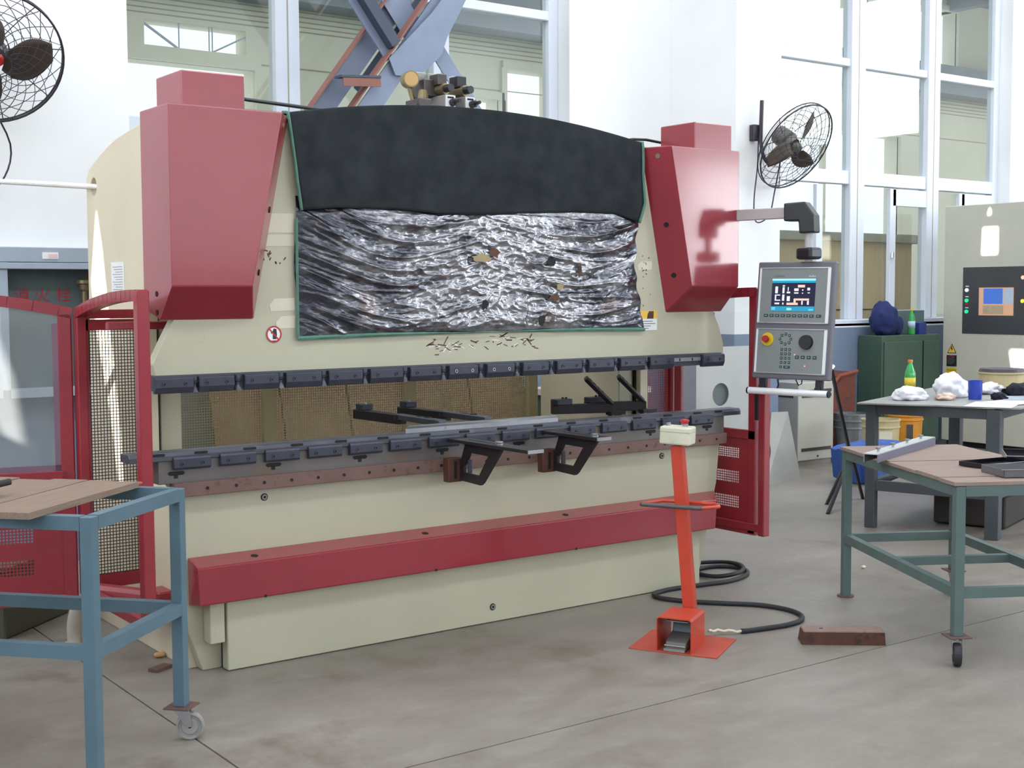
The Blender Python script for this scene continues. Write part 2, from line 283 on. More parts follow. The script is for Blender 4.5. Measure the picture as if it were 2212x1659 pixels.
# ---------------------------------------------------------------- geometry helpers
class MB:
    def __init__(s): s.bm = bmesh.new()
    def box(s, x0, x1, y0, y1, z0, z1):
        return s.obox(((x0 + x1) / 2, (y0 + y1) / 2, (z0 + z1) / 2), (abs(x1 - x0), abs(y1 - y0), abs(z1 - z0)))
    def obox(s, c, d, R=None):
        mat = Matrix.Translation(Vector(c)) @ ((R.to_4x4() if R else Matrix.Identity(4)) @ Matrix.Diagonal((d[0], d[1], d[2], 1)))
        bmesh.ops.create_cube(s.bm, size=1, matrix=mat); return s
    def bar(s, p0, p1, w, h=None, up=(0, 0, 1)):
        """square bar between two points; w across, h along 'up'"""
        h = h or w; p0, p1 = Vector(p0), Vector(p1); d = (p1 - p0); L = d.length; d.normalize()
        u = Vector(up); u = u - d * u.dot(d)
        if u.length < 1e-4: u = Vector((0, 1, 0)) - d * d.y
        u.normalize(); r = d.cross(u)
        R = Matrix((d, r, u)).transposed()
        return s.obox((p0 + p1) / 2, (L, w, h), R)
    def prism(s, poly, a, b, axis='y', holes=()):
        """flat polygon with thickness; poly in the plane across 'axis', from a to b"""
        def v3(p, t):
            return {'x': (t, p[0], p[1]), 'y': (p[0], t, p[1]), 'z': (p[0], p[1], t)}[axis]
        bm = s.bm
        if holes:
            es = []
            for ring in (poly,) + tuple(holes):
                vs = [bm.verts.new(v3(p, a)) for p in ring]
                es += [bm.edges.new((vs[i], vs[(i + 1) % len(vs)])) for i in range(len(vs))]
            g = bmesh.ops.triangle_fill(bm, edges=es, use_beauty=True)
            fs = [f for f in g['geom'] if isinstance(f, bmesh.types.BMFace)]
        else:
            fs = [bm.faces.new([bm.verts.new(v3(p, a)) for p in poly])]
        g = bmesh.ops.extrude_face_region(bm, geom=fs)
        d = {'x': (b - a, 0, 0), 'y': (0, b - a, 0), 'z': (0, 0, b - a)}[axis]
        bmesh.ops.translate(bm, vec=d, verts=[v for v in g['geom'] if isinstance(v, bmesh.types.BMVert)])
        return s
    def cyl(s, p0, p1, r, n=16, r2=None):
        p0, p1 = Vector(p0), Vector(p1); d = p1 - p0
        q = d.to_track_quat('Z', 'Y').to_matrix().to_4x4()
        bmesh.ops.create_cone(s.bm, cap_ends=True, segments=n, radius1=r, radius2=r if r2 is None else r2, depth=d.length, matrix=Matrix.Translation((p0 + p1) / 2) @ q)
        return s
    def tube(s, pts, r, n=8, closed=False):
        pts = [Vector(p) for p in pts]; k = len(pts); rings = []
        prev = None
        for i, p in enumerate(pts):
            a = pts[(i - 1) % k] if (closed or i > 0) else p; b = pts[(i + 1) % k] if (closed or i < k - 1) else p
            t = (b - a).normalized()
            if prev is None:
                u = Vector((0, 0, 1)) if abs(t.z) < 0.9 else Vector((1, 0, 0))
            else: u = prev
            u = (u - t * u.dot(t)).normalized(); prev = u; w = t.cross(u)
            rings.append([s.bm.verts.new(p + (u * math.cos(2 * PI * j / n) + w * math.sin(2 * PI * j / n)) * r) for j in range(n)])
        m = k if closed else k - 1
        for i in range(m):
            A, B = rings[i], rings[(i + 1) % k]
            for j in range(n): s.bm.faces.new((A[j], A[(j + 1) % n], B[(j + 1) % n], B[j]))
        if not closed:
            s.bm.faces.new(rings[0][::-1]); s.bm.faces.new(rings[-1])
        return s
    def lathe(s, prof, n=24, o=(0, 0, 0), axis=None):
        """profile of (radius, height), closed to the axis where the radius is 0"""
        o = Vector(o); Q = Vector(axis).to_track_quat('Z', 'Y').to_matrix() if axis else Matrix.Identity(3)
        rings = []
        for r, z in prof:
            if r < 1e-6: rings.append([s.bm.verts.new(o + Q @ Vector((0, 0, z)))])
            else: rings.append([s.bm.verts.new(o + Q @ Vector((r * math.cos(2 * PI * j / n), r * math.sin(2 * PI * j / n), z))) for j in range(n)])
        for A, B in zip(rings, rings[1:]):
            for j in range(n):
                k = (j + 1) % n
                if len(A) == 1 and len(B) == 1: continue
                if len(A) == 1: s.bm.faces.new((A[0], B[j], B[k]))
                elif len(B) == 1: s.bm.faces.new((A[j], A[k], B[0]))
                else: s.bm.faces.new((A[j], A[k], B[k], B[j]))
        return s
    def hull(s, pts):
        vs = [s.bm.verts.new(p) for p in pts]
        g = bmesh.ops.convex_hull(s.bm, input=vs)
        bmesh.ops.delete(s.bm, geom=[e for e in g['geom_interior'] if isinstance(e, bmesh.types.BMVert)], context='VERTS')
        return s
    def grid(s, nx, ny, f):
        V = [[s.bm.verts.new(f(i / nx, j / ny)) for i in range(nx + 1)] for j in range(ny + 1)]
        for j in range(ny):
            for i in range(nx): s.bm.faces.new((V[j][i], V[j][i + 1], V[j + 1][i + 1], V[j + 1][i]))
        return s
    def ball(s, c, d, sub=3, amp=0.0, fr=3.0, seed=0.0, flat=None):
        """lumpy rounded body (bags, rags)"""
        g = bmesh.ops.create_icosphere(s.bm, subdivisions=sub, radius=1)
        for v in g['verts']:
            p = v.co.copy()
            k = 1 + amp * noise.noise(p * fr + Vector((seed, seed * 2, 0))) + amp * 0.6 * noise.noise(p * fr * 2.3 + Vector((0, seed, 3)))
            p = p * k
            q = Vector((p.x * d[0], p.y * d[1], p.z * d[2])) + Vector(c)
            if flat is not None: q.z = max(q.z, flat)
            v.co = q
        return s
ORG = {}
def finish(name, mb, mat, parent=None, bevel=0.0, smooth=False, kind=None, seg=1):
    bm = mb.bm
    bmesh.ops.remove_doubles(bm, verts=bm.verts, dist=1e-6) if len(bm.verts) < 60000 else None
    bmesh.ops.recalc_face_normals(bm, faces=bm.faces)
    me = bpy.data.meshes.new(name)
    if parent is not None and parent in ORG: bm.transform(Matrix.Translation(-ORG[parent]))
    bm.to_mesh(me); bm.free()
    me.materials.append(mat)
    if smooth:
        for p in me.polygons: p.use_smooth = True
    o = bpy.data.objects.new(name, me); COL.objects.link(o)
    if parent is not None:
        o.parent = parent
        if parent in ORG: ORG[o] = ORG[parent]
    if bevel:
        b = o.modifiers.new('edge', 'BEVEL'); b.width = bevel; b.segments = seg; b.limit_method = 'ANGLE'; b.angle_limit = math.radians(40)
    if kind: o['kind'] = kind
    return o
def tag(o, label, cat, group=None):
    o['label'] = label; o['category'] = cat
    if group: o['group'] = group
    return o
def thing(name, label, cat, loc=(0, 0, 0), rz=0.0, group=None, world=True):
    """an Empty at the thing's base; with world=True its parts are given in room coordinates"""
    o = bpy.data.objects.new(name, None); COL.objects.link(o); o.empty_display_size = 0.1
    o.location = loc; o.rotation_euler = (0, 0, rz)
    if world: ORG[o] = Vector(loc)
    return tag(o, label, cat, group)
def struct(name, mb, mat, parent=None, **k):
    o = finish(name, mb, mat, parent, **k)
    if parent is None: o['kind'] = 'structure'
    return o
def struct_root(name):
    o = bpy.data.objects.new(name, None); COL.objects.link(o); ORG[o] = Vector((0, 0, 0)); o['kind'] = 'structure'; return o
def copy_tree(o, parent=None):
    c = o.copy(); COL.objects.link(c)
    if parent is not None: c.parent = parent
    if o in ORG: ORG[c] = ORG[o]
    for ch in list(o.children): copy_tree(ch, c)
    return c
def dup(o, dv, parent):
    """another copy of a part (and its sub-parts) moved by dv"""
    c = copy_tree(o, parent); c.location = Vector(o.location) + Vector(dv); return c
def text(name, s, size, M4, mat, parent=None, align='CENTER', ext=0.0004):
    cu = bpy.data.curves.new('t', 'FONT'); cu.body = s; cu.size = size; cu.align_x = align; cu.align_y = 'CENTER'; cu.extrude = ext
    t = bpy.data.objects.new('t', cu); COL.objects.link(t)
    dg = bpy.context.evaluated_depsgraph_get(); dg.update()
    me = bpy.data.meshes.new_from_object(t.evaluated_get(dg)); bpy.data.objects.remove(t); bpy.data.curves.remove(cu)
    me.transform(M4)
    if parent is not None and parent in ORG: me.transform(Matrix.Translation(-ORG[parent]))
    me.materials.clear(); me.materials.append(mat)
    o = bpy.data.objects.new(name, me); COL.objects.link(o)
    if parent is not None:
        o.parent = parent
        if parent in ORG: ORG[o] = ORG[parent]
    return o
def frame4(o, x, y):
    """matrix whose local x, y axes are the given directions at o (a flat sign's right and up)"""
    x, y = Vector(x).normalized(), Vector(y).normalized(); z = x.cross(y)
    m = Matrix((x, y, z)).transposed().to_4x4(); m.translation = Vector(o); return m
def circ(cx, cy, r, n=20): return [(cx + r * math.cos(2 * PI * i / n), cy + r * math.sin(2 * PI * i / n)) for i in range(n)]
def wall_cells(mb, a0, a1, z0, z1, openings, b0, b1, axis='y'):
    """wall slab with rectangular openings (a0, a1, z0, z1), as boxes"""
    xs = sorted({a0, a1} | {v for o in openings for v in o[:2]}); zs = sorted({z0, z1} | {v for o in openings for v in o[2:]})
    for i in range(len(xs) - 1):
        run = None
        for j in range(len(zs) - 1):
            cx, cz = (xs[i] + xs[i + 1]) / 2, (zs[j] + zs[j + 1]) / 2
            if any(o[0] < cx < o[1] and o[2] < cz < o[3] for o in openings):
                if run is not None: _wc(mb, xs[i], xs[i + 1], run, zs[j], b0, b1, axis); run = None
            elif run is None: run = zs[j]
        if run is not None: _wc(mb, xs[i], xs[i + 1], run, zs[-1], b0, b1, axis)
def _wc(mb, a0, a1, z0, z1, b0, b1, axis):
    mb.box(a0, a1, b0, b1, z0, z1) if axis == 'y' else mb.box(b0, b1, a0, a1, z0, z1)

# ---------------------------------------------------------------- the hall
fl = struct_root('floor')
JX, JY, G = 1.866, 3.836, 0.004
for x0, x1 in ((-5, JX - G), (JX + G, 19.2)):
    for y0, y1 in ((-7, JY - G), (JY + G, 9.0)):
        finish('slab', MB().box(x0, x1, y0, y1, -0.12, 0.0), floorm, fl)
finish('joint_bed', MB().box(-5, 19.2, -7, 9, -0.2, -0.012), hole, fl)
mb = MB(); wall_cells(mb, -5, 19.2, 0, 7.5, [(2.985, 7.215, 1.33, 6.2), (8.95, 13.8, 1.33, 6.2)], 9.0, 9.3)
mb.box(1.2, 2.985, 8.16, 9.0, 0, 7.5)
mb.box(8.40, 8.97, 8.16, 9.0, 0, 7.5)
struct('wall_back', mb, wallm)
# left wall; its gap and the roof gaps are shaped to cast sun strips
def to_plane(p, i, v):
    p = Vector(p); t = (v - p[i]) / SUN_TO[i]; return p + SUN_TO * t
strip = [(6.475, 2.17), (6.60, 1.72), (6.545, 1.5), (6.36, 1.06), (6.265, 0.70), (6.17, 0.70), (6.20, 1.06), (6.295, 1.48), (6.40, 1.95)]
gap = [to_plane((2.2, y, z), 0, -5.0) for y, z in strip]
struct('wall_left', MB().prism([(-7, 0), (9, 0), (9, 7.5), (-7, 7.5)], -5.0, -5.12, 'x', holes=[[(p.y, p.z) for p in gap]]), wallm)
struct('wall_right', MB().box(19.2, 19.4, -7, 9, 0, 7.5), wallm)
struct('wall_front', MB().box(-5, 19.2, -7.2, -7, 0, 7.5), wallm)
def roof_gap(pts): return [(p.x, p.y) for p in (to_plane((12.1, y, z), 2, 7.5) for y, z in pts)]
g1 = roof_gap([(8.20, 1.93), (8.02, 1.93), (8.02, 2.32), (8.19, 2.32)])
g2 = roof_gap([(8.17, 2.34), (8.06, 2.34), (8.12, 2.53)])
g3 = roof_gap([(7.92, 1.08), (7.72, 1.08), (7.72, 1.20), (7.93, 1.20)])
g4 = roof_gap([(7.87, 1.05), (7.70, 1.05), (7.70, 0.68), (7.80, 0.68)])
struct('ceiling', MB().prism([(-5, -7), (19.2, -7), (19.2, 9.3), (-5, 9.3)], 7.5, 7.62, 'z', holes=[g1, g2, g3, g4]), ceilm)

# windows of the back wall: sash bars and panes, glass in the plane y = 9.2
def window(name, x0, x1, mull, tr, zt):
    r = struct_root(name); y0, y1 = 9.16, 9.26
    def bar(n, *b): return finish(n, MB().box(*b), frame_w, r, bevel=0.006)
    bar('frame', x0, x0 + 0.09, y0, y1, 1.33, zt); bar('frame', x1 - 0.10, x1, y0, y1, 1.33, zt)
    bar('sill', x0, x1, y0 - 0.16, y1, 1.30, 1.37); bar('frame', x0, x1, y0, y1, zt - 0.08, zt)
    for a, b in mull:
        bar('mullion', a, b, y0 - 0.02, y1, 1.37, zt - 0.08)
        finish('groove', MB().box((a + b) / 2 - 0.006, (a + b) / 2 + 0.006, y0 - 0.022, y0 - 0.018, 1.37, zt - 0.08), farline, r)
    edges = [x0 + 0.09] + [v for m in mull for v in m] + [x1 - 0.10]
    bays = [(edges[i], edges[i + 1]) for i in range(0, len(edges), 2)]
    for a, b in bays:
        for c, d in tr: bar('transom', a, b, y0, y1, c, d)
        zs = [1.37] + [v for t in tr for v in t] + [zt - 0.08]
        for i in range(0, len(zs), 2):
            finish('pane', MB().box(a, b, 9.205, 9.211, zs[i], zs[i + 1]), glassm, r)
    return r, bays
w1, b1 = window('window_1', 2.985, 7.215, [(4.49, 4.69), (5.90, 6.06)], [(2.80, 2.93), (4.03, 4.11)], 6.2)
w2, b2 = window('window_2', 8.97, 13.8, [(11.13, 11.36), (12.44, 12.65)], [(2.80, 2.94), (4.03, 4.11)], 6.2)
for x in (10.66, 11.86, 13.1):   # sliding sashes of the lower lights
    finish('sash_stile', MB().box(x - 0.05, x + 0.05, 9.15, 9.20, 1.37, 2.78), frame_w, w2, bevel=0.004)
for a, b in ((11.86, 12.44), (13.1, 13.7)):
    finish('sash_rail', MB().box(a, b, 9.15, 9.20, 2.60, 2.78), frame_w, w2)
    finish('sash_rail', MB().box(a, b, 9.15, 9.20, 1.37, 1.46), frame_w, w2)
finish('latch', MB().obox((11.83, 9.13, 2.06), (0.03, 0.03, 0.07)), chrome, w2, bevel=0.006)

# the hall beyond the glass
fh = struct_root('floor_far'); finish('slab', MB().box(2, 26, 9.3, 15.4, -0.12, 0.0), floorm, fh)
op = [(5.69, 6.97, 4.58, 4.87), (3.0, 7.07, 1.6, 4.40), (9.6, 10.75, 1.6, 4.35), (10.87, 11.7, 1.6, 4.80), (16.2, 19.55, 2.3, 4.42), (15.8, 18.3, 5.75, 6.8), (18.6, 21.2, 5.75, 6.8)]
wf = struct_root('wall_far'); mb = MB(); wall_cells(mb, 2, 26, 0, 7, op, 15.0, 15.3); finish('infill', mb, farcream, wf)
for z in (4.48, 4.94, 5.0, 5.06, 5.12, 5.18):
    finish('siding_joint', MB().box(2, 26, 14.985, 15.0, z, z + 0.012), farline, wf)
for (a, b, c, d) in op[1:]:
    mb = MB(); mb.box(a - 0.07, b + 0.07, 14.94, 15.02, d, d + 0.1); mb.box(b, b + 0.09, 14.94, 15.02, c, d); mb.box(a - 0.09, a, 14.94, 15.02, c, d)
    finish('opening_frame', mb, farcream, wf)
mb = MB(); mb.bar((5.69, 15.02, 4.83), (6.1, 15.02, 4.58), 0.02, 0.025); mb.bar((6.97, 15.02, 4.80), (6.55, 15.02, 4.58), 0.02, 0.02)
for x in (6.12, 6.50, 6.54): mb.bar((x, 15.02, 4.58), (x, 15.02, 4.87), 0.012, 0.012, (0, 1, 0))
finish('strip_window_truss', mb, hydm, wf)
mb = MB(); mb.box(17.55, 17.62, 15.0, 15.1, 2.3, 4.42); mb.box(16.2, 19.55, 15.0, 15.1, 3.55, 3.72); finish('opening_bar', mb, farcream, wf)
struct('trim_1', MB().box(2, 26, 14.5, 14.9, 5.2, 5.7), fargrey)
rf = struct_root('ceiling_far')
finish('roof_panel', MB().box(2, 26, 9.3, 15.4, 7.0, 7.1), fargrey, rf)
for x in (5, 9, 13, 17, 21): finish('roof_beam', MB().box(x - 0.1, x + 0.1, 9.3, 15.4, 6.8, 7.0), fargrey, rf)
struct('wall_far_side', MB().box(25.8, 26, 9.3, 15.4, 0, 7.1), farcream)
struct('wall_far_end', MB().box(2, 2.2, 9.3, 15.4, 0, 7.1), farcream)
# plywood partition with a concrete cap seen through the lower right lights
pt = thing('plywood_partition', 'tan plywood partition under a concrete ledge seen through the lower right window lights', 'partition', (12.4, 10.5, 0))
for i in range(3):
    finish('board', MB().box(11.0 + i * 1.0, 11.99 + i * 1.0, 10.5, 10.53, 0, 2.27), tanpanel, pt)
finish('ledge', MB().box(10.9, 14.1, 10.42, 10.7, 2.27, 2.38), concr, pt, bevel=0.01)
finish('crack_strip', MB().box(12.0, 13.4, 10.49, 10.5, 1.44, 1.455), rust, pt)

# steel cross brace behind the machine
br = thing('cross_brace', 'blue-grey steel cross brace with gusset plate behind the machine, in front of the window', 'brace', (5.28, 8.52, 0))
def bp(x, z, y=8.5): return Vector((x, y, z))
k1, k2 = (0.606, 0.796), (0.616, -0.788)          # the two directions of the cross
def member(n, x, z, k, t0_, t1_, y, w, d, m):
    return finish(n, MB().bar(bp(x + k[0] * t0_, z + k[1] * t0_, y), bp(x + k[0] * t1_, z + k[1] * t1_, y), d, w, (-k[1], 0, k[0])), m, br)
member('diagonal', 4.87, 2.99, k1, -0.9, 2.2, 8.45, 0.16, 0.012, bracem)
member('flange', 4.775, 3.055, k1, -0.9, 2.2, 8.46, 0.012, 0.10, rustedge)
member('diagonal', 4.585, 2.99, k1, -0.9, 2.2, 8.60, 0.15, 0.012, bracem)
member('flange', 4.50, 3.05, k1, -0.9, 2.2, 8.57, 0.012, 0.08, rustedge)
member('flange', 4.69, 2.93, k1, 0.3, 2.2, 8.60, 0.05, 0.012, bracedark)
member('diagonal', 4.775, 3.79, k2, -1.2, 0.50, 8.47, 0.07, 0.012, bracem)
member('flange', 4.835, 3.825, k2, -1.2, 0.42, 8.43, 0.085, 0.10, bracedark)
member('diagonal', 5.18, 3.86, k2, -1.2, 0.5, 8.56, 0.2, 0.012, bracem)
member('diagonal', 5.50, 3.50, k2, -0.2, 2.0, 8.46, 0.13, 0.012, bracem)
gp = [(5.045, 3.39), (5.10, 3.27), (5.30, 3.28), (5.50, 3.45), (5.56, 3.60), (5.78, 3.98), (5.60, 3.98), (5.42, 3.76)]
finish('gusset_plate', MB().prism(gp, 8.425, 8.411, 'y'), bracem, br)
finish('batten_plate', MB().obox((4.775, 8.40, 3.225), (0.33, 0.10, 0.016), Matrix.Rotation(math.radians(-4), 3, 'Y')), bracedark, br)
finish('batten_plate', MB().obox((4.785, 8.36, 3.185), (0.31, 0.012, 0.06), Matrix.Rotation(math.radians(-4), 3, 'Y')), rustedge, br)

# ---------------------------------------------------------------- press brake
XC = 3.76
pb = thing('press_brake', 'large cream hydraulic press brake with red cylinder covers and red kick bar', 'press brake', (XC, 5.39, 0))
def P(name, mb, mat, parent=pb, **k): return finish(name, mb, mat, parent, **k)
def side_poly():
    top = [(5.60, 2.44), (5.89, 2.437), (6.20, 2.40), (6.33, 2.372), (6.44, 2.34), (6.53, 2.31), (6.60, 2.285), (6.64, 2.24)]
    return [(5.455, 0), (6.66, 0), (6.65, 1.6)] + top[::-1] + [(5.455, 2.44), (5.455, 1.60), (5.80, 1.60), (5.86, 1.57), (5.885, 1.50), (5.885, 0.86), (5.86, 0.79), (5.80, 0.77), (5.455, 0.77)]
for x0, x1 in ((2.20, 2.26), (5.26, 5.32)):
    P('side_frame', MB().prism(side_poly(), x0, x1, 'x', holes=[circ(6.535, 2.195, 0.045, 20)]), cream_side, bevel=0.003)
# ram plate (arched top) and table plate
arch = []
for i in range(25):
    x = 1.06 - 2.12 * i / 24; arch.append((XC + x, 2.46 + 0.10 * (1 - (x / 1.06) ** 2)))
ram_poly = [(XC - 1.70, 1.305), (XC + 1.70, 1.305), (XC + 1.70, 1.36), (XC + 1.665, 1.46), (XC + 1.60, 1.58), (XC + 1.50, 1.80), (XC + 1.40, 2.40)] + arch + [(XC - 1.40, 2.40), (XC - 1.50, 1.80), (XC - 1.60, 1.58), (XC - 1.665, 1.46), (XC - 1.715, 1.36)]
P('ram', MB().prism(ram_poly, 5.39, 5.45, 'y'), cream, bevel=0.004)
tp = [(2.245, 0), (5.25, 0), (5.285, 0.08), (5.335, 0.28), (5.41, 0.56), (5.437, 0.82), (2.105, 0.82), (2.125, 0.76), (2.14, 0.70), (2.185, 0.173)]
P('table_plate', MB().prism(tp, 5.39, 5.45, 'y'), cream, bevel=0.004)
P('lower_panel', MB().box(2.328, 5.20, 5.31, 5.37, 0.003, 0.345), cream, bevel=0.004)
P('panel_gap_dark', MB().box(2.332, 5.19, 5.36, 5.388, 0.003, 0.33), hole)  # near-black filler, the shade of the gap behind the panel put into colour
P('corner_cover', MB().box(2.249, 2.317, 5.31, 5.388, 0.133, 0.345), cream, bevel=0.003)
kb = MB()
kb.hull([(2.185, 5.389, 0.512), (5.385, 5.389, 0.512), (2.185, 5.389, 0.30), (5.345, 5.389, 0.30), (2.172, 5.25, 0.487), (5.275, 5.25, 0.487), (2.178, 5.25, 0.322), (5.262, 5.25, 0.322)])
kick = P('kick_bar', kb, red, bevel=0.006, seg=2)
for x in (2.465, 3.361, 4.229):
    c = Vector((x, 5.315, 0.4987)); nrm_ = Vector((0, -0.177, 0.984))
    finish('slot_hole', MB().cyl(c - nrm_ * 0.003, c + nrm_ * 0.0012, 0.017, 16), hole, kick)
    finish('slot_hole', MB().cyl((x + 0.02, 5.249, 0.327), (x + 0.02, 5.256, 0.327), 0.007, 10), hole, kick)
for x, z, y in ((2.553, 0.744, 5.39), (4.978, 0.745, 5.39), (3.755, 0.081, 5.31)):
    n = P('lock', MB().cyl((x, y - 0.003, z), (x, y + 0.004, z), 0.017), hole)
    finish('lock_ring', MB().cyl((x, y - 0.005, z), (x, y, z), 0.0125), valvegrey, n); finish('lock_core', MB().cyl((x, y - 0.007, z), (x, y, z), 0.006), hole, n)
# covers
def cover(sx, mirror_label):
    f = lambda x, y, z: (XC + sx * x, y, z)
    c = P('cylinder_cover', MB().hull([f(1.675, 5.25, 2.45), f(1.155, 5.25, 2.45), f(1.675, 5.25, 1.69), f(1.31, 5.25, 1.69), f(1.06, 5.388, 2.445), f(1.245, 5.388, 1.547), f(1.675, 5.388, 1.547), f(1.675, 5.575, 2.45), f(1.675, 5.575, 1.60), f(1.06, 5.41, 2.445), f(1.245, 5.41, 1.547)]), red, bevel=0.006, seg=2)
    finish('cover_cap', MB().box(*sorted((XC + sx * 1.33, XC + sx * 1.615)), 5.252, 5.53, 2.44, 2.59), red, c, bevel=0.005)
    for t, s in ((0.06, 0.5), (0.5, 0.55), (0.83, 0.55)):
        A = Vector(f(1.155 + 0.155 * t, 5.25, 2.45 - 0.76 * t)); B = Vector(f(1.06 + 0.185 * t, 5.388, 2.445 - 0.9 * t)); q = A.lerp(B, s)
        n = Vector((-sx * 0.82, -0.5, -0.15)).normalized()
        finish('cover_screw', MB().cyl(q - n * 0.006, q + n * 0.004, 0.014, 12), hole if t > 0.1 else brass, c)
    for z in (1.66, 1.58):
        finish('cover_screw', MB().cyl((XC + sx * 1.673, 5.42, z), (XC + sx * 1.678, 5.42, z), 0.012, 10), hole, c)
    return c
cover(-1, 'left'); cover(1, 'right')
# upper tooling: bar and clamps
P('upper_tool_bar', MB().box(2.05, 5.415, 5.362, 5.44, 1.245, 1.312), dierail, bevel=0.002)
up = [(2.038, 2.209), (2.233, 2.397), (2.446, 2.61), (2.647, 2.825), (2.863, 3.04), (3.082, 3.26), (3.302, 3.476), (3.525, 3.695), (3.751, 3.92), (3.975, 4.139), (4.196, 4.36), (4.41, 4.581), (4.63, 4.804), (4.845, 5.022), (5.247, 5.417)]
def screw(x, z, y, parent, mat=clampm):
    s = finish('clamp_screw', MB().lathe([(0.0045, -0.002), (0.0045, -0.0035), (0.009, -0.0035), (0.009, 0.004), (0, 0.004)], 12, (x, y, z), (0, 1, 0)), mat, parent)
    return s
for k, (a, b) in enumerate(up):
    prof = [(5.334, 1.300), (5.334, 1.262), (5.346, 1.236), (5.37, 1.236), (5.37, 1.306), (5.340, 1.306)]
    c = P('upper_clamp', MB().prism(prof, a, b, 'x'), clampm, bevel=0.003)
    m = chrome if k in (7, 8) else clampm
    for t in (0.22, 0.78): 
        screw(a + (b - a) * t, 1.277, 5.334, c, m)
        finish('screw_socket', MB().cyl((a + (b - a) * t, 5.3325, 1.277), (a + (b - a) * t, 5.336, 1.277), 0.0048, 8), hole, c)
    if k < 13:
        xm = (b + up[k + 1][0]) / 2
        P('adjuster', MB().lathe([(0, -0.004), (0.019, -0.004), (0.016, 0.012), (0.011, 0.02), (0.011, 0.032), (0.017, 0.038), (0.017, 0.066), (0, 0.066)], 14, (xm, 5.362, 1.24)), dierail, smooth=False)
        P('adjuster_slot', MB().box(xm - 0.02, xm + 0.012, 5.338, 5.346, 1.283, 1.287), hole)
P('shim_plate', MB().box(5.03, 5.24, 5.352, 5.366, 1.272, 1.292), steel)
for x in (5.075, 5.172): P('shim_notch', MB().box(x, x + 0.005, 5.349, 5.354, 1.274, 1.29), hole)
# lower beam, die rail and clamps
P('lower_beam', MB().box(2.052, 5.44, 5.362, 5.47, 0.846, 0.946), beamm, bevel=0.002)
P('die_rail', MB().prism([(5.352, 0.946), (5.352, 0.968), (5.364, 0.984), (5.45, 0.984), (5.45, 0.946)], 1.922, 5.566, 'x'), dierail, bevel=0.002)
P('table_rail', MB().box(2.11, 5.437, 5.335, 5.392, 0.788, 0.848), brownrail, bevel=0.002)
for i in range(24):
    x = 2.26 + i * 0.1345
    P('rail_bolt_hole', MB().cyl((x, 5.333, 0.818), (x, 5.338, 0.818), 0.0075, 10), hole)
lo = [(2.113, 2.282), (2.326, 2.495), (2.541, 2.71), (2.755, 2.927), (2.97, 3.145), (3.188, 3.362), (3.408, 3.583), (3.625, 3.80), (3.845, 4.017), (4.063, 4.235), (4.285, 4.456), (4.505, 4.679), (4.722, 4.892), (4.94, 5.11), (5.16, 5.332)]
for k, (a, b) in enumerate(lo):
    prof = [(5.338, 0.916), (5.338, 0.952), (5.344, 0.962), (5.364, 0.962), (5.364, 0.906), (5.344, 0.906)]
    c = P('lower_clamp', MB().prism(prof, a, b, 'x'), clampm, bevel=0.002)
    for t in (0.22, 0.78):
        screw(a + (b - a) * t, 0.931, 5.338, c)
        finish('screw_socket', MB().cyl((a + (b - a) * t, 5.3365, 0.931), (a + (b - a) * t, 5.34, 0.931), 0.005, 8), hole, c)
for x in (2.128, 2.585, 3.03, 3.492, 3.959, 4.42, 4.866, 5.30):
    mb = MB(); mb.prism([(x - 0.036, 0.892), (x - 0.028, 0.899), (x + 0.034, 0.899), (x + 0.042, 0.891), (x + 0.034, 0.882), (x - 0.028, 0.882)], 5.3605, 5.364, 'y'); mb.box(x - 0.008, x + 0.010, 5.3605, 5.364, 0.868, 0.884)
    P('t_slot', mb, hole)  # solid near-black shape, the slot's shade is in its colour
for x in (2.048, 2.241, 2.47, 2.702, 2.928, 3.154, 3.39, 3.62, 3.851, 4.08, 4.299, 4.522, 4.763, 4.99, 5.219, 5.384):
    P('rail_slot', MB().prism([(x - 0.03, 0.974), (x - 0.024, 0.979), (x + 0.026, 0.979), (x + 0.032, 0.974), (x + 0.026, 0.968), (x - 0.024, 0.968)], 5.3505, 5.37, 'y'), hole)
# throat covers and rear mesh guard
for s in (-1, 1):
    P('throat_cover', MB().box(*sorted((XC + s * 1.475, XC + s * 1.37)), 5.93, 5.945, 0.55, 1.70), cream, bevel=0.004)
    P('inner_side_panel', MB().box(*sorted((XC + s * 1.385, XC + s * 1.37)), 5.94, 6.70, 0.30, 1.75), cream_side)
    P('throat_gap', MB().box(*sorted((XC + s * 1.482, XC + s * 1.497)), 5.92, 5.935, 0.55, 1.70), hole)
rg = P('rear_guard', MB().box(2.39, 5.13, 6.72, 6.75, 0.50, 0.55).box(2.39, 5.13, 6.72, 6.75, 1.42, 1.48), meshcream)
for x in (2.42, 3.218, 4.147, 5.07):
    finish('guard_post', MB().box(x - 0.035, x + 0.035, 6.70, 6.74, 0.0, 1.50), meshcream, rg)
mb = MB()
for i in range(184): mb.box(2.40 + i * 0.0148, 2.4062 + i * 0.0148, 6.741, 6.7425, 0.55, 1.42)
for j in range(59): mb.box(2.39, 5.13, 6.7405, 6.743, 0.55 + j * 0.0148, 0.5562 + j * 0.0148)
finish('mesh_panel', mb, meshcream, rg, kind='stuff')
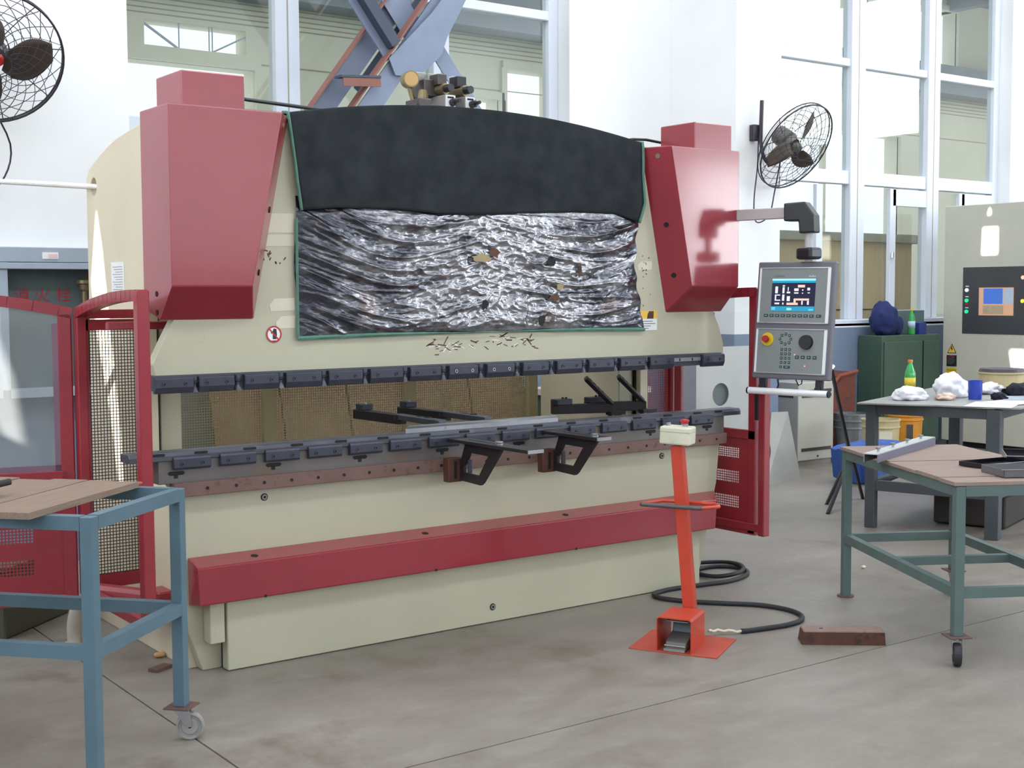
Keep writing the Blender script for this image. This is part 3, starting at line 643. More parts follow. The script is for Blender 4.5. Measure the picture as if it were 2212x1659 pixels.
# back gauge fingers
def gauge(x, y, raised):
    if not raised:
        g = P('back_gauge_finger', MB().bar((x, y + 0.42, 1.005), (x + 0.02, y - 0.02, 1.005), 0.055, 0.05), blackarm, bevel=0.003)
        finish('finger_tip', MB().bar((x + 0.015, y + 0.02, 1.018), (x + 0.05, y - 0.36, 1.010), 0.05, 0.03), dierail, g, bevel=0.003)
        for k in range(3): finish('finger_hole', MB().box(x + 0.022 + k * 0.006, x + 0.052 + k * 0.006, y - 0.10 - k * 0.07, y - 0.065 - k * 0.07, 1.029, 1.0305), hole, g)
        finish('finger_cap', MB().box(x - 0.02, x + 0.05, y + 0.33, y + 0.40, 1.03, 1.062), clampm, g, bevel=0.003)
        finish('finger_screw', MB().cyl((x + 0.02, y + 0.36, 1.06), (x + 0.02, y + 0.36, 1.068), 0.008, 8), chrome, g)
    else:
        g = P('back_gauge_finger', MB().bar((x - 0.30, y + 0.12, 0.985), (x + 0.05, y - 0.02, 0.985), 0.05, 0.055), blackarm, bevel=0.003)
        dv = (Vector((x - 0.13, y + 0.02, 1.17)) - Vector((x + 0.04, y - 0.02, 1.01)))
        finish('raised_tip', MB().bar((x + 0.04, y - 0.02, 1.005), Vector((x + 0.04, y - 0.02, 1.005)) + dv, 0.045, 0.028, (0.6, -0.6, 0.5)), blackarm, g, bevel=0.008, seg=2)
        nn = Vector((0.6, -0.6, 0.5)); nn = (nn - dv.normalized() * nn.dot(dv.normalized())).normalized()
        for k in range(4):
            q = Vector((x + 0.04, y - 0.02, 1.005)) + dv * (0.42 + k * 0.15) + nn * 0.0142
            finish('finger_hole', MB().cyl(q, q + nn * 0.001, 0.013, 12), hole, g)
        finish('finger_cap', MB().box(x - 0.31, x - 0.20, y + 0.05, y + 0.12, 1.012, 1.045), clampm, g, bevel=0.003)
        for dx in (-0.25, -0.225): finish('finger_screw', MB().cyl((x + dx, y + 0.08, 1.04), (x + dx, y + 0.08, 1.055), 0.007, 8), blackarm, g)
        finish('finger_foot', MB().box(x + 0.0, x + 0.11, y - 0.06, y - 0.01, 0.945, 0.965).box(x + 0.0, x + 0.02, y - 0.05, y - 0.03, 0.90, 0.95).box(x + 0.05, x + 0.09, y - 0.05, y - 0.03, 0.90, 0.95), blackarm, g)
gauge(3.52, 5.83, False); gauge(3.80, 5.83, False); gauge(4.95, 5.85, True); gauge(5.20, 5.85, True)
P('gauge_beam', MB().box(2.45, 5.08, 6.22, 6.30, 0.58, 0.655), blackarm)
# valve manifold on top of the ram
vb = P('valve_manifold', MB().box(3.50, 3.88, 5.58, 5.78, 2.44, 2.60).box(3.51, 3.58, 5.56, 5.70, 2.58, 2.625), valvem, bevel=0.004)
finish('manifold_foot', MB().box(3.60, 3.86, 5.53, 5.80, 2.575, 2.588), white, vb)
for i, x in enumerate((3.69, 3.81)):
    v = finish('solenoid_valve', MB().box(x - 0.03, x + 0.03, 5.56, 5.74, 2.59, 2.655), valvegrey, vb, bevel=0.003)
    finish('valve_label', MB().box(x - 0.028, x + 0.028, 5.556, 5.56, 2.594, 2.652), white, v)
    finish('label_mark', MB().box(x - 0.02, x + 0.018, 5.555, 5.5565, 2.636, 2.645), hole, v)
    finish('valve_knob', MB().lathe([(0, -0.07), (0.009, -0.07), (0.010, -0.03), (0.018, -0.028), (0.02, 0.0), (0.0, 0.0)], 12, (x + 0.008, 5.555, 2.615), (0, 1, -0.05)), blackp, v)
    c = finish('valve_coil', MB().cyl((x - 0.01, 5.80, 2.69), (x, 5.60, 2.69), 0.028, 14), brass, vb)
    finish('coil_plug', MB().cyl((x, 5.61, 2.69), (x + 0.002, 5.555, 2.69), 0.02, 12), blackp, c)
    finish('plug_housing', MB().box(x - 0.035, x + 0.02, 5.62, 5.70, 2.71, 2.765), blackp if i else valvem, c, bevel=0.003)
finish('coil_bank', MB().box(3.60, 3.70, 5.66, 5.80, 2.655, 2.74), valvem, vb, bevel=0.004)
for x, m in ((3.63, valvegrey), (3.70, valvegrey), (3.845, hydm)):
    finish('connector', MB().box(x - 0.025, x + 0.025, 5.74, 5.78, 2.735, 2.785), m, vb, bevel=0.004)
pg = finish('pressure_gauge', MB().cyl((3.545, 5.73, 2.735), (3.535, 5.68, 2.735), 0.042, 24), brass, vb)
finish('gauge_face', MB().cyl((3.535, 5.682, 2.735), (3.534, 5.678, 2.735), 0.036, 24), M('gauge_dial', (206, 168, 112), 0.3, var=0.1), pg)
finish('gauge_stem', MB().cyl((3.54, 5.71, 2.70), (3.56, 5.70, 2.62), 0.012, 10), brass, vb)
finish('valve_stem', MB().lathe([(0.022, 0), (0.03, 0.03), (0.022, 0.07), (0.01, 0.075), (0, 0.075)], 12, (3.59, 5.66, 2.61)), brass, vb)
finish('bracket_flag', MB().prism([(3.86, 2.70), (3.90, 2.73), (3.86, 2.745)], 5.70, 5.703, 'y'), rust, vb)
P('hydraulic_pipe', MB().tube([(2.43, 5.52, 2.545), (2.6, 5.6, 2.545), (2.85, 5.66, 2.545), (3.2, 5.72, 2.54), (3.5, 5.72, 2.54)], 0.009, 8), blackp, smooth=True)
P('hydraulic_pipe', MB().tube([(4.85, 5.62, 2.50), (4.98, 5.64, 2.525), (5.10, 5.66, 2.532), (5.2, 5.62, 2.515), (5.28, 5.56, 2.46)], 0.008, 8), blackp, smooth=True)
P('oil_tank', MB().box(3.0, 4.5, 5.62, 6.2, 1.9, 2.44), cream)
# signs on the ram
sg = P('hand_warning_sign', MB().cyl((2.613, 5.389, 1.477), (2.613, 5.3875, 1.477), 0.036, 32), white)
mb = MB(); ring = circ(2.613, 1.477, 0.038, 36); mb.prism(ring, 5.3872, 5.3862, 'y', holes=[circ(2.613, 1.477, 0.031, 36)]); mb.bar((2.59, 5.3862, 1.502), (2.636, 5.3862, 1.452), 0.001, 0.006, (0.7, 0, 0.7)); finish('prohibition_ring', mb, redb, sg)
mb = MB(); mb.prism([(2.607, 1.455), (2.625, 1.455), (2.628, 1.475), (2.626, 1.50), (2.612, 1.503), (2.608, 1.492), (2.598, 1.483), (2.602, 1.479), (2.608, 1.484)], 5.3868, 5.3874, 'y'); mb.box(2.603, 2.626, 5.3868, 5.3874, 1.446, 1.449); finish('hand_mark', mb, blackp, sg)
wl = P('warning_label', MB().box(4.772, 4.938, 5.3875, 5.3895, 1.45, 1.557), white)
finish('yellow_header', MB().box(4.772, 4.938, 5.3868, 5.388, 1.514, 1.557), signyellow, wl)
finish('header_stain', MB().prism([(4.862, 1.514), (4.91, 1.514), (4.912, 1.555), (4.878, 1.555), (4.868, 1.54)], 5.3862, 5.387, 'y'), rust, wl)
mb = MB()
for z, a, b in ((1.50, 4.815, 4.905), (1.487, 4.815, 4.925), (1.474, 4.815, 4.89), (1.461, 4.82, 4.875)): mb.box(a, b, 5.3868, 5.388, z - 0.002, z + 0.002)
finish('text_line', mb, pgrey, wl, kind='stuff')
finish('label_symbol', MB().prism(circ(4.792, 1.472, 0.013), 5.3868, 5.388, 'y', holes=[circ(4.792, 1.472, 0.010)]), redb, wl)
pl = P('maker_notice', MB().box(2.1985, 2.1998, 6.13, 6.305, 1.63, 1.815), white)
mb = MB()
for i in range(13): mb.box(2.1978, 2.1986, 6.15, 6.285 - (i % 3) * 0.02, 1.79 - i * 0.012, 1.793 - i * 0.012)
finish('text_line', mb, valvegrey, pl, kind='stuff')
# tape remnants and glue marks round the foil
rr = random.Random(3)
for (x0, x1, z0, z1) in ((2.57, 2.72, 1.93, 2.02), (2.55, 2.72, 1.87, 1.925), (2.60, 2.72, 1.58, 1.64), (2.63, 2.72, 1.50, 1.56), (4.80, 4.90, 1.78, 1.83)):
    P('tape_remnant', MB().prism([(x0, z0), (x1, z0 + 0.004), (x1, z1), (x0 + 0.02, z1 - 0.003), (x0 - 0.006, (z0 + z1) / 2)], 5.3885, 5.3898, 'y'), paperg)
mb = MB(); mw = MB()
for i in range(70):
    x = rr.uniform(3.43, 4.10); z = 1.405 + 0.028 * noise.noise(Vector((x * 3, 0, 1))) + rr.gauss(0, 0.016); a = rr.gauss(0, 0.5); L = rr.uniform(0.006, 0.05)
    (mb if i % 3 else mw).obox((x, 5.3888, z), (L, 0.001, rr.uniform(0.002, 0.006)), Matrix.Rotation(a, 3, 'Y'))
for i in range(16):
    x = rr.uniform(4.82, 4.90); z = rr.uniform(1.58, 1.86); mb.obox((x, 5.3888, z), (rr.uniform(0.004, 0.012), 0.001, 0.004), Matrix.Rotation(rr.uniform(0, 3), 3, 'Y'))
for i in range(10):
    x = rr.uniform(2.57, 2.68); z = rr.uniform(1.79, 1.86); mb.obox((x, 5.3888, z), (rr.uniform(0.006, 0.02), 0.001, 0.005), Matrix.Rotation(rr.uniform(0, 3), 3, 'Y'))
P('glue_residue', mb, rust, kind='stuff'); P('tape_shred', mw, paper, kind='stuff')

# ---------------------------------------------------------------- blanket and foil on the ram
def interp(tab, x):
    for (a, b), (c, d) in zip(tab, tab[1:]):
        if x <= c: return b + (d - b) * (x - a) / (c - a) if c > a else d
    return tab[-1][1]
bl_bot = [(2.745, 2.035), (2.926, 2.052), (3.263, 2.057), (3.488, 2.042), (3.748, 2.047), (4.021, 2.062), (4.361, 2.078), (4.616, 2.078), (4.72, 2.055), (4.78, 2.036)]
lef = [(0, 2.745), (0.3, 2.722), (0.6, 2.708), (1, 2.69)]; rig = [(0, 4.78), (0.25, 4.815), (0.6, 4.80), (1, 4.81)]
def top_z(x): return 2.466 + 0.10 * (1 - min(1, abs((x - XC) / 1.06)) ** 2)
def blanket(u, v):
    # v from 0 (hem) to 0.8 (front edge of the ram top), then over the top and down behind
    vv = min(v / 0.8, 1.0); x = interp(lef, vv) + (interp(rig, vv) - interp(lef, vv)) * u
    zb = interp(bl_bot, x); zt = top_z(x); z = zb + (zt - zb) * vv
    y = 5.370 - 0.010 * math.sin(PI * vv) - 0.016 * (1 - vv) * (0.5 + 0.5 * math.sin(x * 9 + 1)) - 0.006 * noise.noise(Vector((x * 5, 0, z * 4)))
    if v > 0.8:
        k = (v - 0.8) / 0.2; y = 5.374 + 0.10 * min(1, k * 1.4); z = zt + 0.008 * math.sin(PI * min(1, k * 1.4)) - max(0, k - 0.72) * 0.5
    return (x, y, z)
bk = thing('felt_blanket', 'black felt blanket with green bound edges draped over the top of the ram', 'blanket', (XC, 5.37, 2.03))
o = finish('blanket_cloth', MB().grid(90, 40, blanket), cloth, bk, smooth=True)
sm = o.modifiers.new('thick', 'SOLIDIFY'); sm.thickness = 0.005
for u in (0, 1):
    finish('edge_binding', MB().tube([Vector(blanket(u, j / 30)) + Vector((0, -0.004, 0)) for j in range(0, 27)], 0.008, 6), trimg, bk, smooth=True)
def foil(u, v):
    zb = 1.452 + 0.014 * math.sin(PI * u) + 0.003 * math.sin(u * 40); zt = 2.10
    x0 = 2.722 + 0.008 * math.sin(v * 9); x1 = interp([(0, 4.835), (0.5, 4.765), (0.85, 4.78), (1, 4.80)], v) + 0.008 * math.sin(v * 31) * (1 if v > 0.1 else 0)
    x = x0 + (x1 - x0) * u; z = zb + (zt - zb) * v
    tilt = 1.0 * math.exp(-((u - 0.12) / 0.28) ** 2) - 0.6 * math.exp(-((u - 0.95) / 0.2) ** 2)   # folds run down to the right at the left end
    zz = z + tilt * 0.35 * (x - 2.72 if u < 0.5 else x - 4.8)
    q = Vector((x * 1.6, zz * 13, 0.3))
    ridge = lambda p: (1 - 2 * abs(noise.noise(p))) ** 2 if abs(noise.noise(p)) < 0.5 else 0.0
    c = math.exp(-((u - 0.55) / 0.27) ** 2)
    w = (1 - 0.5 * c) * (0.020 * ridge(q) + 0.010 * ridge(q * 2.1 + Vector((4, 1, 0)))) + 0.014 * noise.noise(Vector((x * 2.5, zz * 5, 8)))
    w += c * (0.014 * ridge(Vector((x * 7, z * 12, 5))) + 0.010 * ridge(Vector((x * 17, z * 24, 9))))
    w += 0.003 * noise.noise(Vector((x * 30, zz * 90, 2)))
    edge = min(1, min(u, 1 - u) * 24, v * 12, max(0.0, (0.93 - v)) * 12)
    return (x, 5.378 - 0.006 * edge - w * edge, z)
fo = thing('foil_sheet', 'crumpled silver foil sheet with torn holes taped on the ram below the black blanket', 'foil sheet', (XC, 5.38, 1.45))
finish('foil', MB().grid(420, 160, foil), foilm, fo, smooth=True)
finish('edge_binding', MB().grid(80, 2, lambda u, v: (2.722 + 2.11 * u, 5.372 - 0.006 * math.sin(PI * v) - 0.006 * noise.noise(Vector((u * 30, v, 0))), 1.446 + 0.014 * math.sin(PI * u) + v * 0.02 * (1 - 0.8 * math.exp(-((u - 0.5) / 0.2) ** 2)))), trimg, fo)
finish('edge_binding', MB().grid(2, 40, lambda u, v: (2.718 + u * 0.014, 5.370 - 0.005 * math.sin(PI * u), 1.452 + 0.55 * v)), trimg, fo)
for (x, z, w, h, m) in ((3.72, 1.83, 0.13, 0.05, brass), (3.80, 1.86, 0.08, 0.07, rust), (4.16, 1.82, 0.07, 0.05, hole), (3.74, 1.60, 0.05, 0.06, hole), (4.10, 1.515, 0.05, 0.07, hole), (4.18, 1.63, 0.08, 0.05, rust), (4.35, 1.78, 0.03, 0.09, rust), (4.22, 1.69, 0.06, 0.05, brass)):
    n = 12; pts = [(x + w / 2 * math.cos(2 * PI * i / n) * rr.uniform(0.5, 1.1), z + h / 2 * math.sin(2 * PI * i / n) * rr.uniform(0.5, 1.1)) for i in range(n)]
    finish('torn_patch', MB().prism(pts, 5.338, 5.342, 'y'), m, fo)

# ---------------------------------------------------------------- side guards
def arc_pts(x, y0, y1, z0, z1, n=14):
    return [(x, y0 + (y1 - y0) * i / n, z0 + (z1 - z0) * (i / n) ** 2.2) for i in range(n + 1)]
def perforated(mb, T, u0, u1, v0, v1, patches, th=0.003):
    """sheet in the (u, v) plane placed by T with patches (u0, u1, v0, v1, nu, nv, bar share) of square holes"""
    us = {u0, u1}; vs = {v0, v1}; H = []
    for (a, b, c, d, nu, nv, k) in patches:
        pu, pv = (b - a) / nu, (d - c) / nv
        for i in range(nu): us |= {a + pu * i, a + pu * (i + 1 - k)}
        for j in range(nv): vs |= {c + pv * j, c + pv * (j + 1 - k)}
        H.append((a, b, c, d, pu, pv, k))
    us, vs = sorted(us), sorted(vs)
    def is_hole(u, v):
        for (a, b, c, d, pu, pv, k) in H:
            if a < u < b and c < v < d:
                return ((u - a) / pu) % 1 < 1 - k and ((v - c) / pv) % 1 < 1 - k
        return False
    V = {}
    def vert(i, j):
        if (i, j) not in V: V[(i, j)] = mb.bm.verts.new(T(us[i], vs[j]))
        return V[(i, j)]
    for i in range(len(us) - 1):
        for j in range(len(vs) - 1):
            if not is_hole((us[i] + us[i + 1]) / 2, (vs[j] + vs[j + 1]) / 2):
                mb.bm.faces.new((vert(i, j), vert(i + 1, j), vert(i + 1, j + 1), vert(i, j + 1)))
    return mb
def guard(side):
    s = -1 if side == 'l' else 1; X = XC + s * 1.83
    lab = ('red side guard with mesh and opened window door, at the left press end' if side == 'l' else 'red side guard with closed window door, behind the control pendant')
    g = thing('side_guard', lab, 'machine guard', (X, 5.6, 0))
    P('front_post', MB().box(X - 0.026, X + 0.026, 5.165, 5.215, 0.25 if s > 0 else 0.306, 1.675), red_guard, g, bevel=0.005)
    mb = MB(); pts = arc_pts(X, 5.19, 5.965, 1.655, 1.575)
    for a, b in zip(pts, pts[1:]): mb.bar(a, Vector(b) + (Vector(b) - Vector(a)) * 0.05, 0.05, 0.045)
    P('arched_rail', mb, red_guard, g)
    P('rear_post', MB().box(X - 0.022, X + 0.022, 5.945, 5.99, 0.25, 1.575), red_guard, g, bevel=0.005)
    P('bottom_rail', MB().box(X - 0.022, X + 0.022, 5.19, 5.96, 0.27, 0.315), red_guard, g, bevel=0.004)
    # fixed mesh panel from the rear post to the machine side
    x0, x1 = sorted((X + 0.01 * -s, XC + s * 1.562))
    f = P('mesh_frame', MB().box(x0, x1, 5.96, 5.985, 1.495, 1.545).box(x0, x1, 5.95, 5.99, 1.55, 1.59).box(x0, x1, 5.96, 5.985, 0.30, 0.363).box(*sorted((X, X - s * 0.035)), 5.96, 5.985, 0.3, 1.55), red_guard, g)
    mb = MB(); nx = int((x1 - x0) / 0.0148)
    for i in range(nx + 1): mb.box(x0 + i * 0.0148, x0 + 0.0035 + i * 0.0148, 5.970, 5.9715, 0.363, 1.495)
    for j in range(77): mb.box(x0, x1, 5.9705, 5.973, 0.363 + j * 0.0148, 0.3666 + j * 0.0148)
    finish('mesh', mb, meshdark if s < 0 else red_guard, f, kind='stuff')
    P('hinge_arm', MB().cyl((X, 5.93, 0.30), (XC + s * 1.60, 5.72, 0.27), 0.045, 12), red_guard, g)
    P('hinge_bracket', MB().box(*sorted((XC + s * 1.562, XC + s * 1.64)), 5.58, 5.72, 0.20, 0.33), red_guard, g, bevel=0.008)
    P('top_stay', MB().box(*sorted((X, XC + s * 1.562)), 5.59, 5.63, 1.505, 1.54), red_guard, g, bevel=0.004)
    P('hinge_tube', MB().cyl((X - s * 0.0, 6.0, 0.28), (X, 6.0, 1.57), 0.02, 12), red_guard, g, smooth=False)
    # door
    if s < 0:
        h = Vector((X - 0.03, 5.995, 0)); d = Vector((-0.968, 0.252, 0)); L = 0.76
    else:
        h = Vector((X, 5.93, 0)); d = Vector((0, -1, 0)); L = 0.685
    nrm = Vector((d.y, -d.x, 0)) * s
    def T(u, v): return h + d * u + Vector((0, 0, v))
    door = P('door', MB().bar(T(0.03, 0.25), T(0.03, 1.575), 0.03, 0.06, d), red_guard, g, bevel=0.006)
    finish('door_stile', MB().bar(T(L - 0.03, 0.25), T(L - 0.03, 1.655), 0.03, 0.06, d), red_guard, door, bevel=0.006)
    mb = MB(); n = 14; ps = [T(L * i / n, 1.575 + 0.085 * (1 - (1 - i / n) ** 2.2)) for i in range(n + 1)]
    for a, b in zip(ps, ps[1:]): mb.bar(a - (b - a) * 0.03, b + (b - a) * 0.03, 0.03, 0.05)
    finish('door_arch', mb, red_guard, door)
    finish('door_rail', MB().bar(T(0, 0.83), T(L, 0.83), 0.03, 0.055), red_guard, door, bevel=0.004)
    finish('door_rail', MB().bar(T(0, 0.265), T(L, 0.265), 0.03, 0.04), red_guard, door, bevel=0.004)
    pt = []
    for c, e in ((0.686, 0.748), (0.538, 0.610), (0.390, 0.462)) if s > 0 else ((0.535, 0.605), (0.386, 0.460), (0.68, 0.75)):
        pt.append((0.19, 0.19 + 0.36, c, e, 24, 5, 0.35))
    o = finish('vent_sheet', perforated(MB(), T, 0.05, L - 0.05, 0.28, 0.81, pt), red_guard, door)
    o.modifiers.new('t', 'SOLIDIFY').thickness = 0.002
    mb = MB(); k = 16
    def zt(u): return 1.575 + 0.085 * (1 - (1 - u / L) ** 2.2) - 0.015
    mb.grid(k, 1, lambda a, b: T(0.045 + (L - 0.09) * a, 0.845 + (zt(0.045 + (L - 0.09) * a) - 0.845) * b))
    w = finish('door_window', mb, poly if s < 0 else polyclear, door)
    w.modifiers.new('t', 'SOLIDIFY').thickness = 0.004
    if s < 0:
        def Q(u, v): return T(u, v) - nrm * 0.004
        mb = MB(); ring = [(0.055, 0.86), (L - 0.05, 0.86), (L - 0.05, 1.60), (0.055, 1.545)]
        for u0, u1, v0, v1 in ((0.05, 0.085, 0.85, 1.53), (0.05, L - 0.05, 0.85, 0.885)):
            a, b, c, e = T(u0, v0), T(u1, v0), T(u1, v1), T(u0, v1)
            mb.hull([p + nrm * q for p in (a, b, c, e) for q in (0.004, 0.008)])
        finish('sealing_strip', mb, M('purplish_strip', (128, 100, 116), 0.4, 0.3, var=0.1), door)
    finish('latch', MB().obox(T(L - 0.01, 1.0) + d * 0.015, (0.03, 0.03, 0.16)), blackp, door, bevel=0.004)
    return g
guard('l'); guard('r')

# ---------------------------------------------------------------- control pendant
cp = thing('control_pendant', 'grey control pendant with lit screen and silver handle bar hanging from an arm', 'control panel', (5.53, 4.9, 1.19))
TL = Vector((5.50, 5.158, 1.826)); xr = Vector((0.12, -0.451, -0.003)).normalized(); down = Vector((-0.062, -0.010, -0.645)).normalized(); nz_ = xr.cross(-down).normalized()
PW, PH = 0.507, 0.652
def T(u, v, n=0.0): return TL + xr * (u * 0.921) + down * v + nz_ * n      # u to the right, v down, n out of the face
R3 = Matrix((xr, -down, nz_)).transposed()
def pbx(name, u0, u1, v0, v1, n0, n1, mat, parent=cp, **k):
    return finish(name, MB().obox(T((u0 + u1) / 2, (v0 + v1) / 2, (n0 + n1) / 2), ((u1 - u0) * 0.921, v1 - v0, n1 - n0), R3), mat, parent, **k)
pbx('case', 0, PW, 0, PH, -0.045, 0.0, pgrey, bevel=0.008, seg=2)
def facia(v0, v1):
    f = pbx('front_panel', 0.025, PW - 0.03, v0, v1, 0, 0.004, ppanel)
    for a in ((0.02, PW - 0.025, v0 - 0.003, v0 + 0.003), (0.02, PW - 0.025, v1 - 0.003, v1 + 0.003)): pbx('panel_trim', *a, 0, 0.008, steel, f)
    pbx('panel_trim', 0.018, 0.030, v0, v1, 0, 0.008, white, f); pbx('panel_trim', PW - 0.042, PW - 0.024, v0, v1, 0, 0.008, white, f)
    return f
f1 = facia(0.035, 0.340); f2 = facia(0.375, 0.620)
su, sv, sw, sh = 0.105, 0.095, 0.285, 0.180
scn = pbx('screen', su, su + sw, sv, sv + sh, 0.004, 0.006, screen_bg, f1)
def spx(u0, u1, v0, v1, m, n='screen_text'): return pbx(n, su + sw * u0, su + sw * u1, sv + sh * v0, sv + sh * v1, 0.006, 0.0066, m, f1)
spx(0, 1, 0, 0.06, screen_cyan, 'screen_bar'); spx(0, 1, 0.06, 0.13, screen_teal, 'screen_bar'); spx(0, 1, 0.85, 1.0, screen_teal, 'screen_bar')
for u0, u1, v0, v1, m in ((0.08, 0.14, 0.24, 0.45, 0), (0.25, 0.30, 0.2, 0.24, 0), (0.25, 0.295, 0.26, 0.45, 0), (0.37, 0.39, 0.26, 0.38, 0), (0.35, 0.43, 0.40, 0.45, 0), (0.08, 0.2, 0.49, 0.52, 0), (0.08, 0.11, 0.49, 0.68, 0), (0.08, 0.21, 0.65, 0.68, 0), (0.25, 0.30, 0.49, 0.68, 0), (0.36, 0.43, 0.54, 0.69, 0), (0.08, 0.19, 0.74, 0.79, 0), (0.26, 0.29, 0.74, 0.8, 0),
        (0.60, 0.76, 0.19, 0.27, 1), (0.52, 0.62, 0.30, 0.38, 0), (0.70, 0.73, 0.33, 0.37, 0), (0.82, 0.88, 0.28, 0.36, 0), (0.52, 0.62, 0.42, 0.46, 0), (0.70, 0.73, 0.43, 0.46, 0), (0.83, 0.88, 0.42, 0.45, 0), (0.52, 0.87, 0.61, 0.67, 1), (0.52, 0.57, 0.67, 0.8, 1), (0.36, 0.62, 0.74, 0.81, 1), (0.70, 0.73, 0.68, 0.8, 0), (0.83, 0.87, 0.68, 0.8, 0), (0.01, 0.1, 0.88, 0.97, 2), (0.37, 0.48, 0.9, 0.97, 2), (0.87, 0.98, 0.93, 0.98, 2)):
    spx(u0, u1, v0, v1, (screen_white, screen_pink, screen_cyan)[m])
FU = lambda p: frame4(p, xr, -down)
text('maker_name', 'Cybelec', 0.020, FU(T(0.15, 0.079, 0.0045)), pgrey, f1); text('model_name', 'ModEva', 0.013, FU(T(0.365, 0.082, 0.0045)), white, f1)
for i in range(10):
    u = 0.075 + i * 0.0375 + (0.006 if i == 9 else 0); pbx('function_key', u - 0.014, u + 0.014 + (0.004 if i == 9 else 0), 0.292, 0.308, 0.004, 0.007, keym, f1, bevel=0.001)
    pbx('key_mark', u - 0.005, u + 0.005, 0.298, 0.302, 0.007, 0.0074, hydm, f1)
def disc(name, u, v, r, n0, n1, mat, parent, seg=24, r2=None): return finish(name, MB().cyl(T(u, v, n0), T(u, v, n1), r, seg, r2), mat, parent)
es = disc('stop_button', 0.096, 0.433, 0.037, 0.004, 0.008, yellow, f2, 32); disc('button_stem', 0.096, 0.433, 0.012, 0.008, 0.03, redb, es); disc('button_head', 0.096, 0.433, 0.02, 0.03, 0.045, redb, es, 24, 0.017)
hw = disc('hand_wheel', 0.352, 0.445, 0.041, 0.004, 0.022, blackp, f2, 32, 0.038); disc('wheel_dish', 0.362, 0.462, 0.011, 0.022, 0.0225, rubber, hw); disc('wheel_dish', 0.34, 0.455, 0.009, 0.022, 0.0225, rubber, hw)
def key(u, v, w=0.016, h=0.015):
    pbx('key', u - w / 2, u + w / 2, v - h / 2, v + h / 2, 0.004, 0.0065, keym, f2, bevel=0.001); pbx('key_mark', u - w * 0.18, u + w * 0.18, v - 0.002, v + 0.002, 0.0065, 0.0069, hydm, f2)
for i in range(8): key(0.215 + 0.036 * math.cos(i * PI / 4), 0.43 + 0.028 * math.sin(i * PI / 4))
for j in range(4):
    for i in range(3): key(0.195 + i * 0.026, 0.488 + j * 0.024)
key(0.193, 0.585); key(0.234, 0.585, 0.042)
for i in range(4): key(0.298 + i * 0.038, 0.528, 0.026, 0.018)
pbx('key', 0.31, 0.375, 0.575, 0.594, 0.004, 0.0055, ppanel, f2)
disc('indicator_lamp', 0.282, 0.515, 0.004, 0.004, 0.007, led_r, f2, 10); disc('indicator_lamp', 0.352, 0.576, 0.004, 0.0055, 0.008, led_r, f2, 10)
for u in (0.045, 0.415): pbx('handle_bracket', u, u + 0.042, PH, PH + 0.06, -0.043, -0.018, blackp)
hb = finish('handle_bar', MB().cyl(T(-0.012, PH + 0.072, 0.0), T(PW + 0.002, PH + 0.072, 0.0), 0.019, 20), M('brushed_aluminium', (236, 238, 242), 0.3, 0.1, var=0.03), cp, smooth=False)
for u in (-0.022, PW + 0.002): finish('end_cap', MB().cyl(T(u, PH + 0.072, 0), T(u + 0.01, PH + 0.072, 0), 0.0195, 20), blackp, hb)
for u in (0.045, 0.415): pbx('handle_clip', u + 0.005, u + 0.037, PH + 0.04, PH + 0.075, -0.045, 0.0, blackp)
finish('cable', MB().tube([T(0.15, PH, -0.05), T(0.14, PH + 0.03, -0.08), T(0.12, PH + 0.06, -0.1)], 0.005, 6), blackp, cp)
finish('cable', MB().tube([T(0.27, PH, -0.05), T(0.29, PH + 0.03, -0.05), T(0.31, PH + 0.02, -0.05), T(0.31, PH, -0.05)], 0.004, 6), blackp, cp)
A0 = Vector((5.43, 5.27, 2.09)); EL = Vector((5.555, 4.93, 2.095))
ad = (EL - A0).normalized()
finish('swing_arm', MB().bar(A0, EL - ad * 0.02, 0.04, 0.062), M('arm_grey_paint', (176, 166, 168), 0.35, var=0.05, coat=0.3), cp, bevel=0.004)
mb = MB(); ax = Vector((ad.x, ad.y, 0)).normalized(); 
prof = [(-0.06, 0.05), (0.06, 0.055), (0.115, -0.02), (0.12, -0.115), (0.03, -0.118), (0.025, -0.05), (-0.06, -0.048)]
side = Vector((-ax.y, ax.x, 0)) * 0.045
fs = [[mb.bm.verts.new(EL + ax * a + Vector((0, 0, b)) + side * k) for a, b in prof] for k in (-1, 1)]
mb.bm.faces.new(fs[0]); mb.bm.faces.new(fs[1][::-1])
for i in range(len(prof)): j = (i + 1) % len(prof); mb.bm.faces.new((fs[0][i], fs[0][j], fs[1][j], fs[1][i]))
finish('elbow', mb, blackp, cp, bevel=0.008, seg=2)
dc = EL + ax * 0.072
finish('down_tube', MB().cyl(dc + Vector((0, 0, -0.11)), Vector((dc.x, dc.y, 1.83)), 0.022, 14), M('light_tube', (190, 192, 196), 0.4, var=0.03), cp)
finish('swivel_joint', MB().box(dc.x - 0.05, dc.x + 0.05, dc.y - 0.055, dc.y + 0.055, 1.835, 1.90), blackp, cp, bevel=0.015, seg=2)

